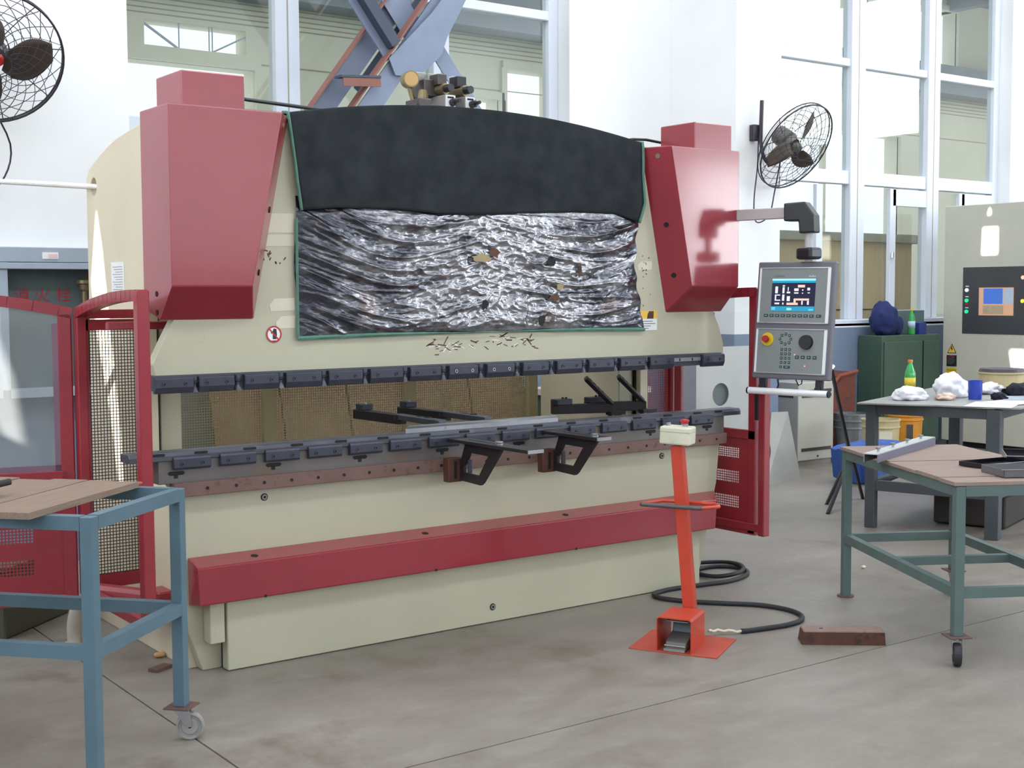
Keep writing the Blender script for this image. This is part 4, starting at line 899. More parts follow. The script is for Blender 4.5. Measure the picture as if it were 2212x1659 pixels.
# ---------------------------------------------------------------- sheet support arms and the bar on the bed
def support_arm(x, ext, label):
    r = thing('sheet_support_arm', label, 'support arm', (x, 5.30, 0.74), 0, 'support arms on the table rail')
    finish('clamp_block', MB().box(x - 0.055, x + 0.028, 5.285, 5.334, 0.738, 0.855), rust, r, bevel=0.003)
    finish('block_slot', MB().box(x - 0.022, x - 0.008, 5.283, 5.286, 0.755, 0.84), hole, r)
    out = [(5.285, 0.745), (5.115, 0.738), (5.095, 0.752), (4.93, 0.935), (5.24, 0.928), (5.275, 0.85), (5.285, 0.85)]
    inn = [(5.255, 0.785), (5.125, 0.782), (5.045, 0.885), (5.205, 0.888), (5.235, 0.84), (5.255, 0.82)]
    finish('bracket', MB().prism(out, x + 0.012, x + 0.03, 'x', holes=[inn]), blackarm, r)
    finish('stud', MB().cyl((x + 0.03, 5.225, 0.785), (x + 0.03, 5.225, 0.85), 0.012, 10), clampm, r)
    finish('arm_plate', MB().box(x - 0.035, x + 0.055, 4.93 - ext, 5.33, 0.935, 0.951), blackarm, r, bevel=0.002)
    finish('plate_edge', MB().box(x - 0.035, x + 0.055, 4.927 - ext, 4.93 - ext, 0.935, 0.951), steel, r)
    finish('plate_groove', MB().box(x + 0.005, x + 0.018, 4.96, 5.20, 0.951, 0.952), hole, r)
    finish('stop_screw', MB().lathe([(0, 0), (0.02, 0), (0.02, 0.004), (0.012, 0.006), (0.02, 0.008), (0.02, 0.013), (0, 0.013)], 16, (x + 0.012, 4.955, 0.951)), chrome, r)
    return r
support_arm(3.535, 0.26, 'black sheet support arm on the table rail, its longer plate reaching further out')
support_arm(4.115, 0.05, 'black sheet support arm with a short plate, right of the one with the long plate')
sb = MB(); A = Vector((3.32, 5.42, 0)); B = Vector((4.245, 5.445, 0))
o = finish('steel_bar', MB().hull([(3.30, 5.385, 0.984), (4.235, 5.385, 0.984), (3.30, 5.385, 1.004), (4.235, 5.385, 1.004), (3.315, 5.395, 1.012), (4.235, 5.395, 1.012), (3.36, 5.455, 0.984), (4.275, 5.455, 0.984), (3.36, 5.455, 1.012), (4.275, 5.455, 1.012)]), steel)
tag(o, 'long bright steel bar lying along the top of the press die rail', 'steel bar')

# ---------------------------------------------------------------- foot pedal stand and its hose
e1 = Vector((0.47, -0.883, 0)).normalized(); e2 = Vector((0.865, 0.50, 0)).normalized(); F0 = Vector((3.977, 4.529, 0))
def Q(a, b, z): return F0 + e1 * a + e2 * b + Vector((0, 0, z))
fp = thing('foot_pedal_stand', 'orange-red foot pedal stand with tall post, ring handle and ivory switch box', 'foot switch', Q(0.21, 0.17, 0))
RQ = Matrix((e1, e2, Vector((0, 0, 1)))).transposed()
def qbox(name, a0, a1, b0, b1, z0, z1, mat, parent=fp, **k):
    return finish(name, MB().obox(Q((a0 + a1) / 2, (b0 + b1) / 2, (z0 + z1) / 2), (a1 - a0, b1 - b0, z1 - z0), RQ), mat, parent, **k)
qbox('base_plate', 0, 0.425, 0, 0.36, 0, 0.006, orange_plate, bevel=0.001)
mb = MB(); hw_, hd, hh = (0.135, 0.305), (0.005, 0.225), 0.165
prof = [(hw_[0], 0.006), (hw_[0], hh - 0.01), (hw_[0] + 0.01, hh), (hw_[1] - 0.01, hh), (hw_[1], hh - 0.01), (hw_[1], 0.006), (hw_[1] - 0.005, 0.006), (hw_[1] - 0.005, hh - 0.012), (hw_[1] - 0.012, hh - 0.005), (hw_[0] + 0.012, hh - 0.005), (hw_[0] + 0.005, hh - 0.012), (hw_[0] + 0.005, 0.006)]
A_ = [mb.bm.verts.new(Q(a, hd[0], z)) for a, z in prof]; B_ = [mb.bm.verts.new(Q(a, hd[1], z)) for a, z in prof]
for i in range(len(prof)): j = (i + 1) % len(prof); mb.bm.faces.new((A_[i], A_[j], B_[j], B_[i]))
for i in range(5):      # end faces as quads of the folded sheet
    for V_ in (A_, B_): mb.bm.faces.new((V_[i], V_[i + 1], V_[10 - i], V_[11 - i]))
finish('hood', mb, orange, fp)
pd = finish('pedal', MB().hull([Q(a, b, z) for a in (0.17, 0.27) for b, z in ((0.03, 0.012), (0.04, 0.045), (0.16, 0.075), (0.2, 0.012))]), M('pedal_grey', (110, 108, 106), 0.5, var=0.1), fp, bevel=0.004)
qbox('pedal_lip', 0.17, 0.27, 0.02, 0.03, 0.03, 0.036, chrome, pd); qbox('pedal_lip', 0.17, 0.27, 0.008, 0.02, 0.008, 0.02, valvegrey, pd)
finish('switch_body', MB().hull([Q(a, b, z) for a in (0.175, 0.27) for b, z in ((0.13, 0.07), (0.15, 0.135), (0.22, 0.135), (0.22, 0.07))]), M('switch_blue_grey', (98, 110, 124), 0.45, var=0.06), fp, bevel=0.004)
qbox('switch_lid', 0.165, 0.27, 0.06, 0.16, 0.135, 0.139, steel)
P0 = Q(0.235, 0.262, 0.006); P1 = Q(0.21, 0.285, 0.93) + Vector((-0.03, 0.05, 0))
finish('post', MB().bar(P0, P1, 0.056, 0.056, e2), orange, fp, bevel=0.002)
ang = math.atan2(0.05, 0.95); bc = P1 + Vector((0, 0, 0.05))
RB = RQ @ Matrix.Rotation(math.radians(2), 3, 'Y')
sbx = finish('switch_box', MB().obox(bc, (0.15, 0.11, 0.085), RB), ivory, fp, bevel=0.008, seg=2)
finish('box_seam', MB().obox(bc + Vector((0, 0, 0.018)), (0.1515, 0.1115, 0.002), RB), valvegrey, sbx)
def top(a, b): return bc + RB @ Vector((a, b, 0.0425))
bt = finish('start_button', MB().cyl(top(-0.045, -0.015), top(-0.045, -0.015) + Vector((0, 0, 0.018)), 0.013, 16), chrome, sbx); finish('button_cap', MB().cyl(top(-0.045, -0.015) + Vector((0, 0, 0.016)), top(-0.045, -0.015) + Vector((0, 0, 0.022)), 0.0115, 16), blackp, bt)
bt = finish('stop_button', MB().cyl(top(0.035, -0.005), top(0.035, -0.005) + Vector((0, 0, 0.014)), 0.016, 16), chrome, sbx); finish('mushroom_head', MB().lathe([(0, 0.010), (0.014, 0.010), (0.016, 0.02), (0.022, 0.026), (0.022, 0.032), (0.012, 0.036), (0, 0.036)], 20, top(0.035, -0.005)), redb, bt, smooth=False)
k = 0.63; rc = P0.lerp(P1, 0.70)
ringp = [(-0.185, -0.095), (0.12, -0.10), (0.19, -0.02), (0.15, 0.05), (-0.11, 0.055)]
rpts = []
for i, (a, b) in enumerate(ringp):   # rounded corners
    p = Vector((a, b)); q0 = Vector(ringp[i - 1]); q1 = Vector(ringp[(i + 1) % len(ringp)])
    for t in range(4):
        c0 = p + (q0 - p).normalized() * 0.018; c1 = p + (q1 - p).normalized() * 0.018; w = t / 3
        v = c0 * (1 - w) ** 2 + p * 2 * w * (1 - w) + c1 * w ** 2; rpts.append(rc + e1 * v.x + e2 * v.y)
finish('ring_handle', MB().tube(rpts, 0.009, 8, closed=True), orange, fp, smooth=True)
gp_ = [q + Vector((0, 0, 0.0)) for q in rpts[2:6]]
finish('handle_wrap', MB().tube([rpts[2], rpts[3], rpts[4], rpts[5], rpts[6]], 0.0105, 8), M('grey_handle_wrap', (92, 86, 88), 0.5, 0.3, var=0.1), fp, smooth=True)
hpts = [(4.42, 4.45, 0.03), (4.5, 4.45, 0.02), (4.59, 4.40, 0.013), (4.72, 4.37, 0.013), (4.86, 4.35, 0.013), (4.98, 4.37, 0.013), (5.065, 4.44, 0.013), (5.10, 4.56, 0.013), (5.06, 4.72, 0.013), (4.93, 4.87, 0.013), (4.81, 5.02, 0.013), (4.755, 5.16, 0.013), (4.79, 5.245, 0.013), (4.92, 5.275, 0.013), (5.06, 5.265, 0.013), (5.18, 5.245, 0.013), (5.33, 5.225, 0.013), (5.49, 5.255, 0.013), (5.62, 5.34, 0.013), (5.66, 5.46, 0.013), (5.58, 5.56, 0.013), (5.45, 5.57, 0.013), (5.37, 5.51, 0.013), (5.345, 5.42, 0.014), (5.36, 5.33, 0.02), (5.42, 5.27, 0.034), (5.55, 5.31, 0.036), (5.645, 5.42, 0.036), (5.66, 5.55, 0.03), (5.58, 5.66, 0.02), (5.46, 5.72, 0.014), (5.36, 5.74, 0.014)]
def smooth_path(p, k=5):
    p = [Vector(q) for q in p]; out = []
    for i in range(len(p) - 1):
        a, b, c, d = p[max(i - 1, 0)], p[i], p[i + 1], p[min(i + 2, len(p) - 1)]
        for j in range(k):
            t = j / k; out.append(0.5 * ((2 * b) + (c - a) * t + (2 * a - 5 * b + 4 * c - d) * t * t + (3 * b - a - 3 * c + d) * t ** 3))
    return out + [p[-1]]
ho = thing('pedal_hose', 'black hose looping over the floor from the foot pedal to the press', 'hose', (4.9, 4.9, 0))
sp_ = smooth_path(hpts)
finish('hose', MB().tube(sp_[10:], 0.0125, 10), rubber, ho, smooth=True)
finish('twisted_lead', MB().tube([q + Vector((0, 0, 0.004 * math.sin(i * 1.9))) for i, q in enumerate(sp_[:12])], 0.007, 6), paperg, ho, smooth=True)

# ---------------------------------------------------------------- trolleys
def caster(name, parent, x, y, h, rot, wm):
    c = finish(name, MB().box(x - 0.05, x + 0.05, y - 0.05, y + 0.05, h - 0.006, h), rustplate, parent, bevel=0.001)
    d = Vector((math.cos(rot), math.sin(rot), 0)); n = Vector((-d.y, d.x, 0)); a = Vector((x, y, 0)) + d * 0.03
    r = (h - 0.02) * 0.47
    mb = MB()
    for s in (-1, 1):
        mb.hull([Vector((x, y, h - 0.008)) + d * q + n * s * 0.022 + n * t for q in (-0.03, 0.03) for t in (0, 0.002)] + [a + Vector((0, 0, r)) + d * q + n * s * 0.022 + n * t for q in (-0.01, 0.01) for t in (0, 0.002)])
    mb.cyl((x, y, h - 0.02), (x, y, h - 0.005), 0.022, 12)
    finish('caster_fork', mb, steel, c)
    finish('wheel', MB().lathe([(0.006, -0.018), (r * 0.55, -0.018), (r * 0.62, -0.012), (r * 0.8, -0.012), (r * 0.86, -0.017), (r * 0.97, -0.015), (r, -0.008), (r, 0.008), (r * 0.97, 0.015), (r * 0.86, 0.017), (r * 0.8, 0.012), (r * 0.62, 0.012), (r * 0.55, 0.018), (0.006, 0.018)], 24, a + Vector((0, 0, r)), n), wm, c)
    return c
def trolley(name, label, loc, rz, W_, L_, zt, zs, paint, planks, wood, feet, cross=None):
    t = thing(name, label, 'trolley', loc, rz, world=False)
    a = 0.044
    for x, y, kind in feet:
        b = 0.13 if kind != 'disc' else 0.006
        finish('leg', MB().box(x, x + a if x < W_ / 2 else x - a, y, y + a if y < L_ / 2 else y - a, b, zt - 0.002), paint, t, bevel=0.002)
        cx, cy = (x + a / 2 if x < W_ / 2 else x - a / 2), (y + a / 2 if y < L_ / 2 else y - a / 2)
        if kind == 'disc': finish('foot_disc', MB().cyl((cx, cy, 0), (cx, cy, 0.008), 0.045, 20), rustplate, t)
        else: caster('caster', t, cx, cy, 0.13, kind[1], kind[0])
    for z0, z1 in ((zt - 0.046, zt), (zs - 0.046, zs)):
        e = 0.0 if z1 == zt else 0.002
        finish('rail', MB().box(e, 0.04, a, L_ - a, z0, z1), paint, t); finish('rail', MB().box(W_ - 0.04, W_ - e, a, L_ - a, z0, z1), paint, t)
        finish('rail', MB().box(a, W_ - a, e, 0.04, z0, z1), paint, t); finish('rail', MB().box(a, W_ - a, L_ - 0.04, L_ - e, z0, z1), paint, t)
    for y in (cross or ()): finish('cross_bar', MB().box(0.04, W_ - 0.04, y - 0.02, y + 0.02, zs - 0.044, zs - 0.004), paint, t)
    for (x0, x1, y0, y1, th, dz) in planks:
        mb = MB(); n = 6
        sk = random.uniform(-0.006, 0.006)
        mb.hull([(x, y + (sk if x > 0 else 0), z) for x in (x0, x1) for y in (y0, y1) for z in (zt + 0.001 + dz, zt + 0.001 + dz + th)])
        finish('plank', mb, wood, t, bevel=0.002)
    return t
greyw = M('grey_wheel', (150, 148, 146), 0.5, var=0.1, scale=20); blackw = M('black_wheel', (40, 38, 44), 0.5, var=0.1)
lp = [(-0.09, 0.62, 0.165, 0.285, 0.022, 0.0), (-0.06, 0.64, 0.292, 0.375, 0.02, 0), (-0.05, 0.64, 0.380, 0.52, 0.021, 0), (-0.06, 0.62, 0.526, 0.66, 0.02, 0), (-0.05, 0.645, 0.668, 0.82, 0.022, 0), (-0.04, 0.64, 0.827, 0.98, 0.02, 0), (-0.05, 0.64, 0.988, 1.13, 0.021, 0), (-0.05, 0.65, 1.138, 1.33, 0.02, 0)]
lt = trolley('workshop_trolley', 'blue-painted steel trolley with loose weathered planks, in front of the left guard', (1.362, 4.15, 0), math.atan2(0.664, 0.747), 0.66, 1.37, 0.945, 0.52, cartblue, lp, wood_l, [(0, 0, 'disc'), (0.66, 0, (greyw, -1.2)), (0, 1.37, (greyw, 0.3)), (0.66, 1.37, (greyw, 0.2))])
rp = [(-0.008, 0.655, 0.0, 0.152, 0.017, 0), (-0.006, 0.66, 0.160, 0.40, 0.02, 0), (-0.012, 0.655, 0.408, 0.715, 0.018, 0), (-0.006, 0.66, 0.724, 1.03, 0.021, 0), (-0.010, 0.655, 1.039, 1.37, 0.019, 0)]
rt = trolley('workshop_trolley', 'green-grey steel trolley with a close-boarded plank top, at the right of the pedal stand', (4.94, 3.45, 0), math.atan2(-0.49, 0.87), 0.66, 1.37, 0.80, 0.345, cartgreen, rp, wood_r, [(0, 0, (blackw, -1.9)), (0.66, 0, (blackw, 0.5)), (0, 1.37, 'disc'), (0.66, 1.37, (greyw, -1.6))], cross=(0.72,))
# on the left trolley
v = thing('small_vise', 'dark small vise standing on the planks of the blue trolley', 'vise', (1.16, 4.62, 0.968))
finish('vise_body', MB().box(1.10, 1.19, 4.58, 4.66, 0.968, 1.0).box(1.11, 1.17, 4.60, 4.65, 0.995, 1.06), blackarm, v, bevel=0.012, seg=2)
finish('vise_screw', MB().cyl((1.17, 4.63, 1.005), (1.25, 4.66, 1.012), 0.012, 10), blackarm, v); finish('vise_jaw', MB().box(1.115, 1.165, 4.61, 4.64, 1.06, 1.075), clampm, v, bevel=0.003)
o = finish('rusty_plate', MB().hull([Vector((1.62, 4.70, 0.948)) + Vector((0.747, 0.664, 0)) * a + Vector((-0.664, 0.747, 0)) * b + Vector((0, 0, z)) for a in (-0.02, 0.14) for b in (-0.05, 0.05) for z in (0, 0.008)]), M('copper_rust', (164, 96, 66), 0.6, var=0.2, scale=20), None, bevel=0.002)
tag(o, 'small rust-orange plate lying on the far rail of the blue trolley', 'plate')
# on the right trolley
ab = thing('drilled_angle_bar', 'galvanised angle bar with four bolt heads lying across the green trolley', 'angle bar', (5.62, 4.20, 0.82))
a0, a1 = Vector((5.19, 4.075, 0.821)), Vector((6.06, 4.375, 0.821)); dd = (a1 - a0).normalized(); nn = Vector((-dd.y, dd.x, 0))
finish('top_flange', MB().bar(a0 + nn * 0.035 + Vector((0, 0, 0.041)), a1 + nn * 0.035 + Vector((0, 0, 0.041)), 0.07, 0.005), M('zinc_flange', (196, 198, 196), 0.35, 0.4, var=0.05), ab)
finish('side_flange', MB().bar(a0 + Vector((0, 0, 0.02)), a1 + Vector((0, 0, 0.02)), 0.005, 0.04), M('zinc_web', (124, 124, 142), 0.4, 0.5, var=0.06), ab)
finish('far_flange', MB().bar(a0 + nn * 0.068 + Vector((0, 0, 0.02)), a1 + nn * 0.068 + Vector((0, 0, 0.02)), 0.005, 0.04), steel, ab)
for t in (0.12, 0.36, 0.60, 0.85):
    q = a0.lerp(a1, t) + nn * 0.035 + Vector((0, 0, 0.0435)); finish('bolt', MB().cyl(q, q + Vector((0, 0, 0.012)), 0.006, 8).cyl(q + Vector((0, 0, 0.012)), q + Vector((0, 0, 0.021)), 0.014, 6), steel, ab)
blacksheet = M('black_film', (24, 24, 32), 0.25, 0.1, var=0.1, coat=0.3)
def tray(label, c, w, l, h, ang, mat, name='bent_steel_tray', rim=steel):
    r = thing(name, label, 'tray', (c[0], c[1], c[2]), ang, world=False)
    finish('tray_bottom', MB().box(-w / 2, w / 2, -l / 2, l / 2, 0, 0.003), mat, r)
    for i, b in enumerate(((-w / 2, w / 2, -l / 2, -l / 2 + 0.003), (-w / 2, w / 2, l / 2 - 0.003, l / 2), (-w / 2, -w / 2 + 0.003, -l / 2, l / 2), (w / 2 - 0.003, w / 2, -l / 2, l / 2))): finish('tray_side', MB().box(*b, 0.002, h), mat, r)
    finish('tray_lip', MB().box(-w / 2 - 0.012, w / 2, -l / 2 - 0.004, -l / 2 + 0.002, h - 0.002, h + 0.001), rim, r)
    return r
tray('grey sheet-metal tray with pale rim at the near edge of the green trolley', (5.46, 3.38, 0.822), 0.46, 0.20, 0.035, math.radians(-27), M('grey_tray', (112, 114, 118), 0.4, 0.4, var=0.06))
tray('black-lined folded tray lying behind the grey tray on the green trolley', (5.60, 3.66, 0.822), 0.40, 0.17, 0.022, math.radians(-8), blacksheet)
tray('black-lined tray tilted up on the other trays, at the right edge of the green trolley', (5.76, 3.58, 0.845), 0.30, 0.16, 0.03, math.radians(-48), blacksheet).rotation_euler.x = math.radians(6)

# ---------------------------------------------------------------- far table and its things
t0 = Vector((7.45, 5.90, 0)); tu = Vector((0.31, -0.95, 0)).normalized(); tv = Vector((0.95, 0.31, 0)).normalized()
ft = thing('steel_work_table', 'dark grey steel table with a pale metal sheet as top, behind the green trolley', 'table', (8.2, 5.6, 0))
def TT(a, b, z): return t0 + tu * a + tv * b + Vector((0, 0, z))
def tbar(name, p, q, w, h, m=tablesteel): return finish(name, MB().bar(p, q, w, h), m, ft)
for a, b in ((0, 0), (0.84, 0.0), (0.05, 1.75), (0.84, 1.25)):
    finish('leg', MB().bar(TT(a, b, 0), TT(a, b, 0.87), 0.09 if (a, b) != (0, 0) else 0.07, 0.09 if (a, b) != (0, 0) else 0.07, tu), tablesteel, ft, bevel=0.003)
for z in (0.84, 0.30):
    tbar('rail', TT(0, 0, z), TT(0.84, 0, z), 0.05, 0.07); tbar('rail', TT(0.84, 0, z), TT(0.84, 1.75, z), 0.05, 0.07); tbar('rail', TT(0, 0, z), TT(0.05, 1.75, z), 0.05, 0.07)
poly_top = [TT(a, b, 0) for a, b in ((-0.06, -0.14), (0.28, -0.10), (0.45, -0.04), (0.80, -0.05), (1.0, 0.02), (1.0, 1.4), (0.85, 1.9), (-0.1, 1.9))]
finish('table_top', MB().prism([(p.x, p.y) for p in poly_top], 0.878, 0.888, 'z'), sheet, ft)
ztop = 0.888
o = finish('dark_plate', MB().prism([(p.x, p.y) for p in (TT(0.15, -0.02, 0), TT(0.5, -0.03, 0), TT(0.7, 0.9, 0), TT(0.1, 0.9, 0))], 0.336, 0.342, 'z'), sheet); tag(o, 'grey steel plate lying on the lower rails of the steel table', 'plate')
def bottle(label, loc, h, label_mat, s=1.0, cap=orangecap):
    b = thing('drink_bottle', label, 'bottle', loc, 0, world=False)
    r = 0.034 * s
    finish('bottle_body', MB().lathe([(0, 0), (r * 0.9, 0), (r, 0.01), (r, h * 0.58), (r * 0.92, h * 0.66), (r * 0.5, h * 0.84), (r * 0.38, h * 0.9), (r * 0.38, h * 0.95), (0, h * 0.95)], 20), greenglass, b, smooth=True)
    finish('bottle_label', MB().lathe([(r * 1.01, h * 0.25), (r * 1.02, h * 0.25), (r * 1.02, h * 0.52), (r * 1.01, h * 0.52)], 20), label_mat, b, smooth=True)
    finish('bottle_cap', MB().lathe([(0, h), (r * 0.42, h), (r * 0.46, h * 0.99), (r * 0.46, h * 0.93), (0, h * 0.93)], 16), cap, b)
    return b
def cp_(px_ratio, y): return (px_ratio * y, y)
bx = TT(0.06, 0.60, ztop); bottle('green bottle with yellow label and orange cap standing on the steel table', bx, 0.27, labelm, 1.15)
o = finish('plastic_bag', MB().ball(TT(0.16, 0.30, ztop + 0.035), (0.13, 0.11, 0.06), 4, 0.3, 1.5, 3.0, ztop + 0.001), whitebag, None, smooth=True); tag(o, 'slack white plastic bag on the corner of the steel table', 'plastic bag')
o = finish('plastic_bag', MB().ball(TT(0.33, 0.70, ztop + 0.06), (0.14, 0.11, 0.11), 4, 0.35, 1.4, 8.0, ztop + 0.001), whitebag, None, smooth=True); tag(o, 'bulging white plastic bag with blue print beside the green bottle', 'plastic bag')
o = finish('food_wrap', MB().ball(TT(0.38, 0.42, ztop + 0.02), (0.08, 0.06, 0.03), 3, 0.4, 3, 5, ztop + 0.001), orangebag, None, smooth=True); tag(o, 'small pinkish food wrapper between the two white bags', 'wrapper')
bm_ = thing('blue_cup', 'blue plastic cup standing on the steel table before the control cabinet', 'cup', (8.17, 5.57, ztop), 0, world=False)
finish('cup_body', MB().lathe([(0, 0), (0.045, 0), (0.046, 0.005), (0.05, 0.135), (0.047, 0.135), (0.043, 0.01), (0, 0.008)], 24), bluep, bm_, smooth=False)
dish = thing('tin_tray', 'low white dish with a small tin in it, left of the blue cup', 'dish', (8.36, 5.83, ztop), 0, world=False)
finish('dish_body', MB().lathe([(0, 0), (0.10, 0), (0.13, 0.015), (0.135, 0.015), (0.10, 0.004), (0, 0.004)], 24), white, dish); finish('tin', MB().lathe([(0, 0.004), (0.03, 0.004), (0.03, 0.035), (0, 0.035)], 16, (0.03, 0.02, 0)), steel, dish)
for i, (a, b, m, lab, d, fl) in enumerate(((0.46, 1.16, whitebag, 'crumpled white cloth behind the black rag, right on the steel table', (0.14, 0.10, 0.05), 1.0), (0.68, 1.16, blackcloth, 'crumpled black rag lying on the white cloth, right on the steel table', (0.14, 0.06, 0.055), 2.0), (0.70, 0.58, blackcloth, 'small black rag lying on the papers in front of the blue cup', (0.05, 0.05, 0.035), 4.0))):
    o = finish('rag', MB().ball(TT(a, b, ztop + d[2] * 0.6), d, 3, 0.5, 2.5, fl, ztop + 0.001), m, None, smooth=True); tag(o, lab, 'rag')
for i, (a, b, w, l, r, m, lab) in enumerate(((0.78, 0.16, 0.30, 0.42, 0.1, paper, 'white paper sheet at the front edge of the steel table, lowest of the loose sheets'), (0.84, 0.42, 0.28, 0.40, -0.25, paper, 'white paper sheet lying askew on the lower sheet on the steel table'), (0.82, 0.72, 0.26, 0.36, 0.3, hydm, 'pale bluish sheet lying rightmost among the papers on the steel table'))):
    c, s_ = math.cos(r), math.sin(r)
    pts = [TT(a + (x * c - y * s_), b + (x * s_ + y * c), 0) for x, y in ((-w / 2, -l / 2), (w / 2, -l / 2), (w / 2, l / 2), (-w / 2, l / 2))]
    o = finish('paper_sheet', MB().prism([(p.x, p.y) for p in pts], ztop + 0.001 + i * 0.004, ztop + 0.004 + i * 0.004, 'z'), m); tag(o, lab, 'paper')
dr = thing('paint_drum', 'tan steel drum with a dark lid, standing on the right end of the steel table', 'drum', (9.02, 5.92, ztop), 0, world=False)
finish('drum_body', MB().lathe([(0, 0), (0.16, 0), (0.165, 0.02), (0.165, 0.13), (0.18, 0.14), (0.18, 0.15), (0, 0.15)], 28), tanb, dr); finish('drum_lid', MB().lathe([(0, 0.151), (0.17, 0.151), (0.16, 0.175), (0, 0.175)], 28), M('dark_lid', (72, 62, 74), 0.5, var=0.1), dr)

# ---------------------------------------------------------------- things along the back wall, right
gc = thing('green_cabinet', 'dark green steel tool cabinet against the wall left of the control cabinet', 'cabinet', (11.6, 8.8, 0))
finish('cabinet_body', MB().box(11.10, 12.07, 8.68, 8.985, 0.0, 1.205), greencab, gc, bevel=0.004)
finish('cabinet_door', MB().box(11.13, 11.76, 8.665, 8.68, 0.05, 1.14), greencab, gc, bevel=0.004); finish('cabinet_door', MB().box(11.79, 12.06, 8.665, 8.68, 0.05, 1.14), greencab, gc, bevel=0.004)
finish('door_gap', MB().box(11.76, 11.79, 8.676, 8.679, 0.05, 1.14), hole, gc)
bb = thing('grey_green_box', 'grey-green metal box on the green cabinet behind the blue box', 'box', (11.85, 8.9, 1.206))
finish('box_body', MB().box(11.62, 12.07, 8.88, 8.98, 1.206, 1.46), M('grey_green_paint', (96, 118, 116), 0.5, var=0.05), bb, bevel=0.004); finish('box_seam', MB().box(11.88, 11.89, 8.877, 8.881, 1.215, 1.45), hole, bb)
o = finish('blue_bag', MB().ball((11.31, 8.82, 1.36), (0.18, 0.12, 0.19), 4, 0.2, 1.4, 2.0, 1.206).ball((11.50, 8.81, 1.31), (0.08, 0.07, 0.10), 3, 0.25, 1.6, 5, 1.206), navy, None, smooth=True); tag(o, 'tied blue cloth bag lying on the green cabinet', 'bag')
bottle('clear green bottle with pale blue label on the green cabinet, beside the blue bag', (11.665, 8.74, 1.206), 0.275, bluelabel, 1.1, labelm)
o = finish('blue_box', MB().box(11.76, 11.88, 8.71, 8.79, 1.206, 1.33), M('dark_blue_card', (42, 58, 130), 0.5, var=0.05), None, bevel=0.003); tag(o, 'small dark blue box on the green cabinet, right of the bottle', 'box')
# control cabinet with warning labels
cc = thing('control_cabinet', 'tall warm-grey machine control cabinet with dark operator panel and warning labels', 'control cabinet', (12.6, 7.4, 0))
finish('cabinet_body', MB().box(12.1, 13.0, 6.0, 8.66, 0.06, 2.57), ctrl, cc, bevel=0.006); finish('dark_gap_base', MB().box(12.14, 13.0, 6.02, 8.62, 0, 0.06), hole, cc)  # near-black base stands in for the dark gap under the cabinet
XF = 12.1
def cbx(name, y0, y1, z0, z1, d0, d1, m, parent=cc, **k): return finish(name, MB().box(XF - d1, XF - d0, y0, y1, z0, z1), m, parent, **k)
op_ = cbx('operator_panel', 7.1, 8.42, 1.215, 1.915, 0.0, 0.006, panelblk, bevel=0.002)
sc = cbx('screen', 7.815, 8.22, 1.41, 1.70, 0.006, 0.010, screen_oran, op_)
cbx('screen_area', 7.94, 8.165, 1.53, 1.69, 0.010, 0.0106, screen_blue, op_); cbx('screen_area', 7.82, 7.93, 1.53, 1.69, 0.010, 0.0106, screen_grey, op_); cbx('screen_area', 7.93, 8.17, 1.425, 1.515, 0.010, 0.0104, M('screen_tan', (190, 170, 140), 0.4, var=0.1, scale=30), op_)
for z, m in ((1.675, led_w), (1.565, led_g), (1.448, led_g)):
    finish('lamp', MB().cyl((XF - 0.006, 8.365, z), (XF - 0.02, 8.365, z), 0.02, 16), m, op_); cbx('lamp_tag', 8.345, 8.385, z + 0.035, z + 0.046, 0.006, 0.0068, white, op_)
finish('lamp', MB().cyl((XF - 0.006, 8.36, 1.53), (XF - 0.018, 8.36, 1.53), 0.014, 12), redb, op_)
for z, m in ((1.80, screen_pink), (1.56, led_y)): finish('lamp', MB().cyl((XF - 0.006, 7.71, z), (XF - 0.02, 7.71, z), 0.02, 16), m, op_)
def Fc(y, z, d=0.001): return frame4((XF - d, y, z), (0, -1, 0), (0, 0, 1))
ws = finish('electric_warning', MB().prism([(8.60, 1.00), (8.485, 1.00), (8.5425, 1.105)], XF - 0.001, XF - 0.002, 'x'), hole, cc)
finish('sign_face', MB().prism([(8.588, 1.007), (8.497, 1.007), (8.5425, 1.09)], XF - 0.002, XF - 0.003, 'x'), signyellow, ws)
finish('bolt_mark', MB().prism([(8.55, 1.073), (8.535, 1.073), (8.542, 1.052), (8.528, 1.052), (8.545, 1.018), (8.540, 1.042), (8.556, 1.042)], XF - 0.003, XF - 0.0036, 'x'), hole, ws)
ms = cbx('main_switch', 8.48, 8.605, 0.86, 0.98, 0.001, 0.006, blackp, bevel=0.002)
mb = MB(); ring = []
for i in range(13): a = PI * (0.15 + 0.6 * i / 12); ring.append((8.5425 + 0.052 * math.cos(PI - a) * -1, 0.92 + 0.052 * math.sin(a)))
mb.tube([(XF - 0.008, y, z) for y, z in ring], 0.004, 6); finish('red_arc', mb, redb, ms)
finish('switch_knob', MB().cyl((XF - 0.006, 8.5425, 0.918), (XF - 0.02, 8.5425, 0.918), 0.042, 24), panelblk, ms)
yl = cbx('yellow_label', 8.48, 8.61, 0.79, 0.845, 0.001, 0.002, yellow); text('label_text', 'WARNING', 0.024, Fc(8.545, 0.818, 0.0024), rust, yl)
dl = cbx('danger_label', 8.50, 8.60, 0.60, 0.765, 0.001, 0.002, white); cbx('red_header', 8.50, 8.60, 0.738, 0.765, 0.002, 0.0026, redb, dl); text('header_text', 'DANGER', 0.018, Fc(8.55, 0.751, 0.003), white, dl)
cbx('black_footer', 8.50, 8.60, 0.60, 0.622, 0.002, 0.0026, hole, dl)
mb = MB()
def stick(p, q, w=0.008): mb.bar((XF - 0.0028, p[0], p[1]), (XF - 0.0028, q[0], q[1]), 0.001, w, (0, q[1] - p[1], -(q[0] - p[0])))
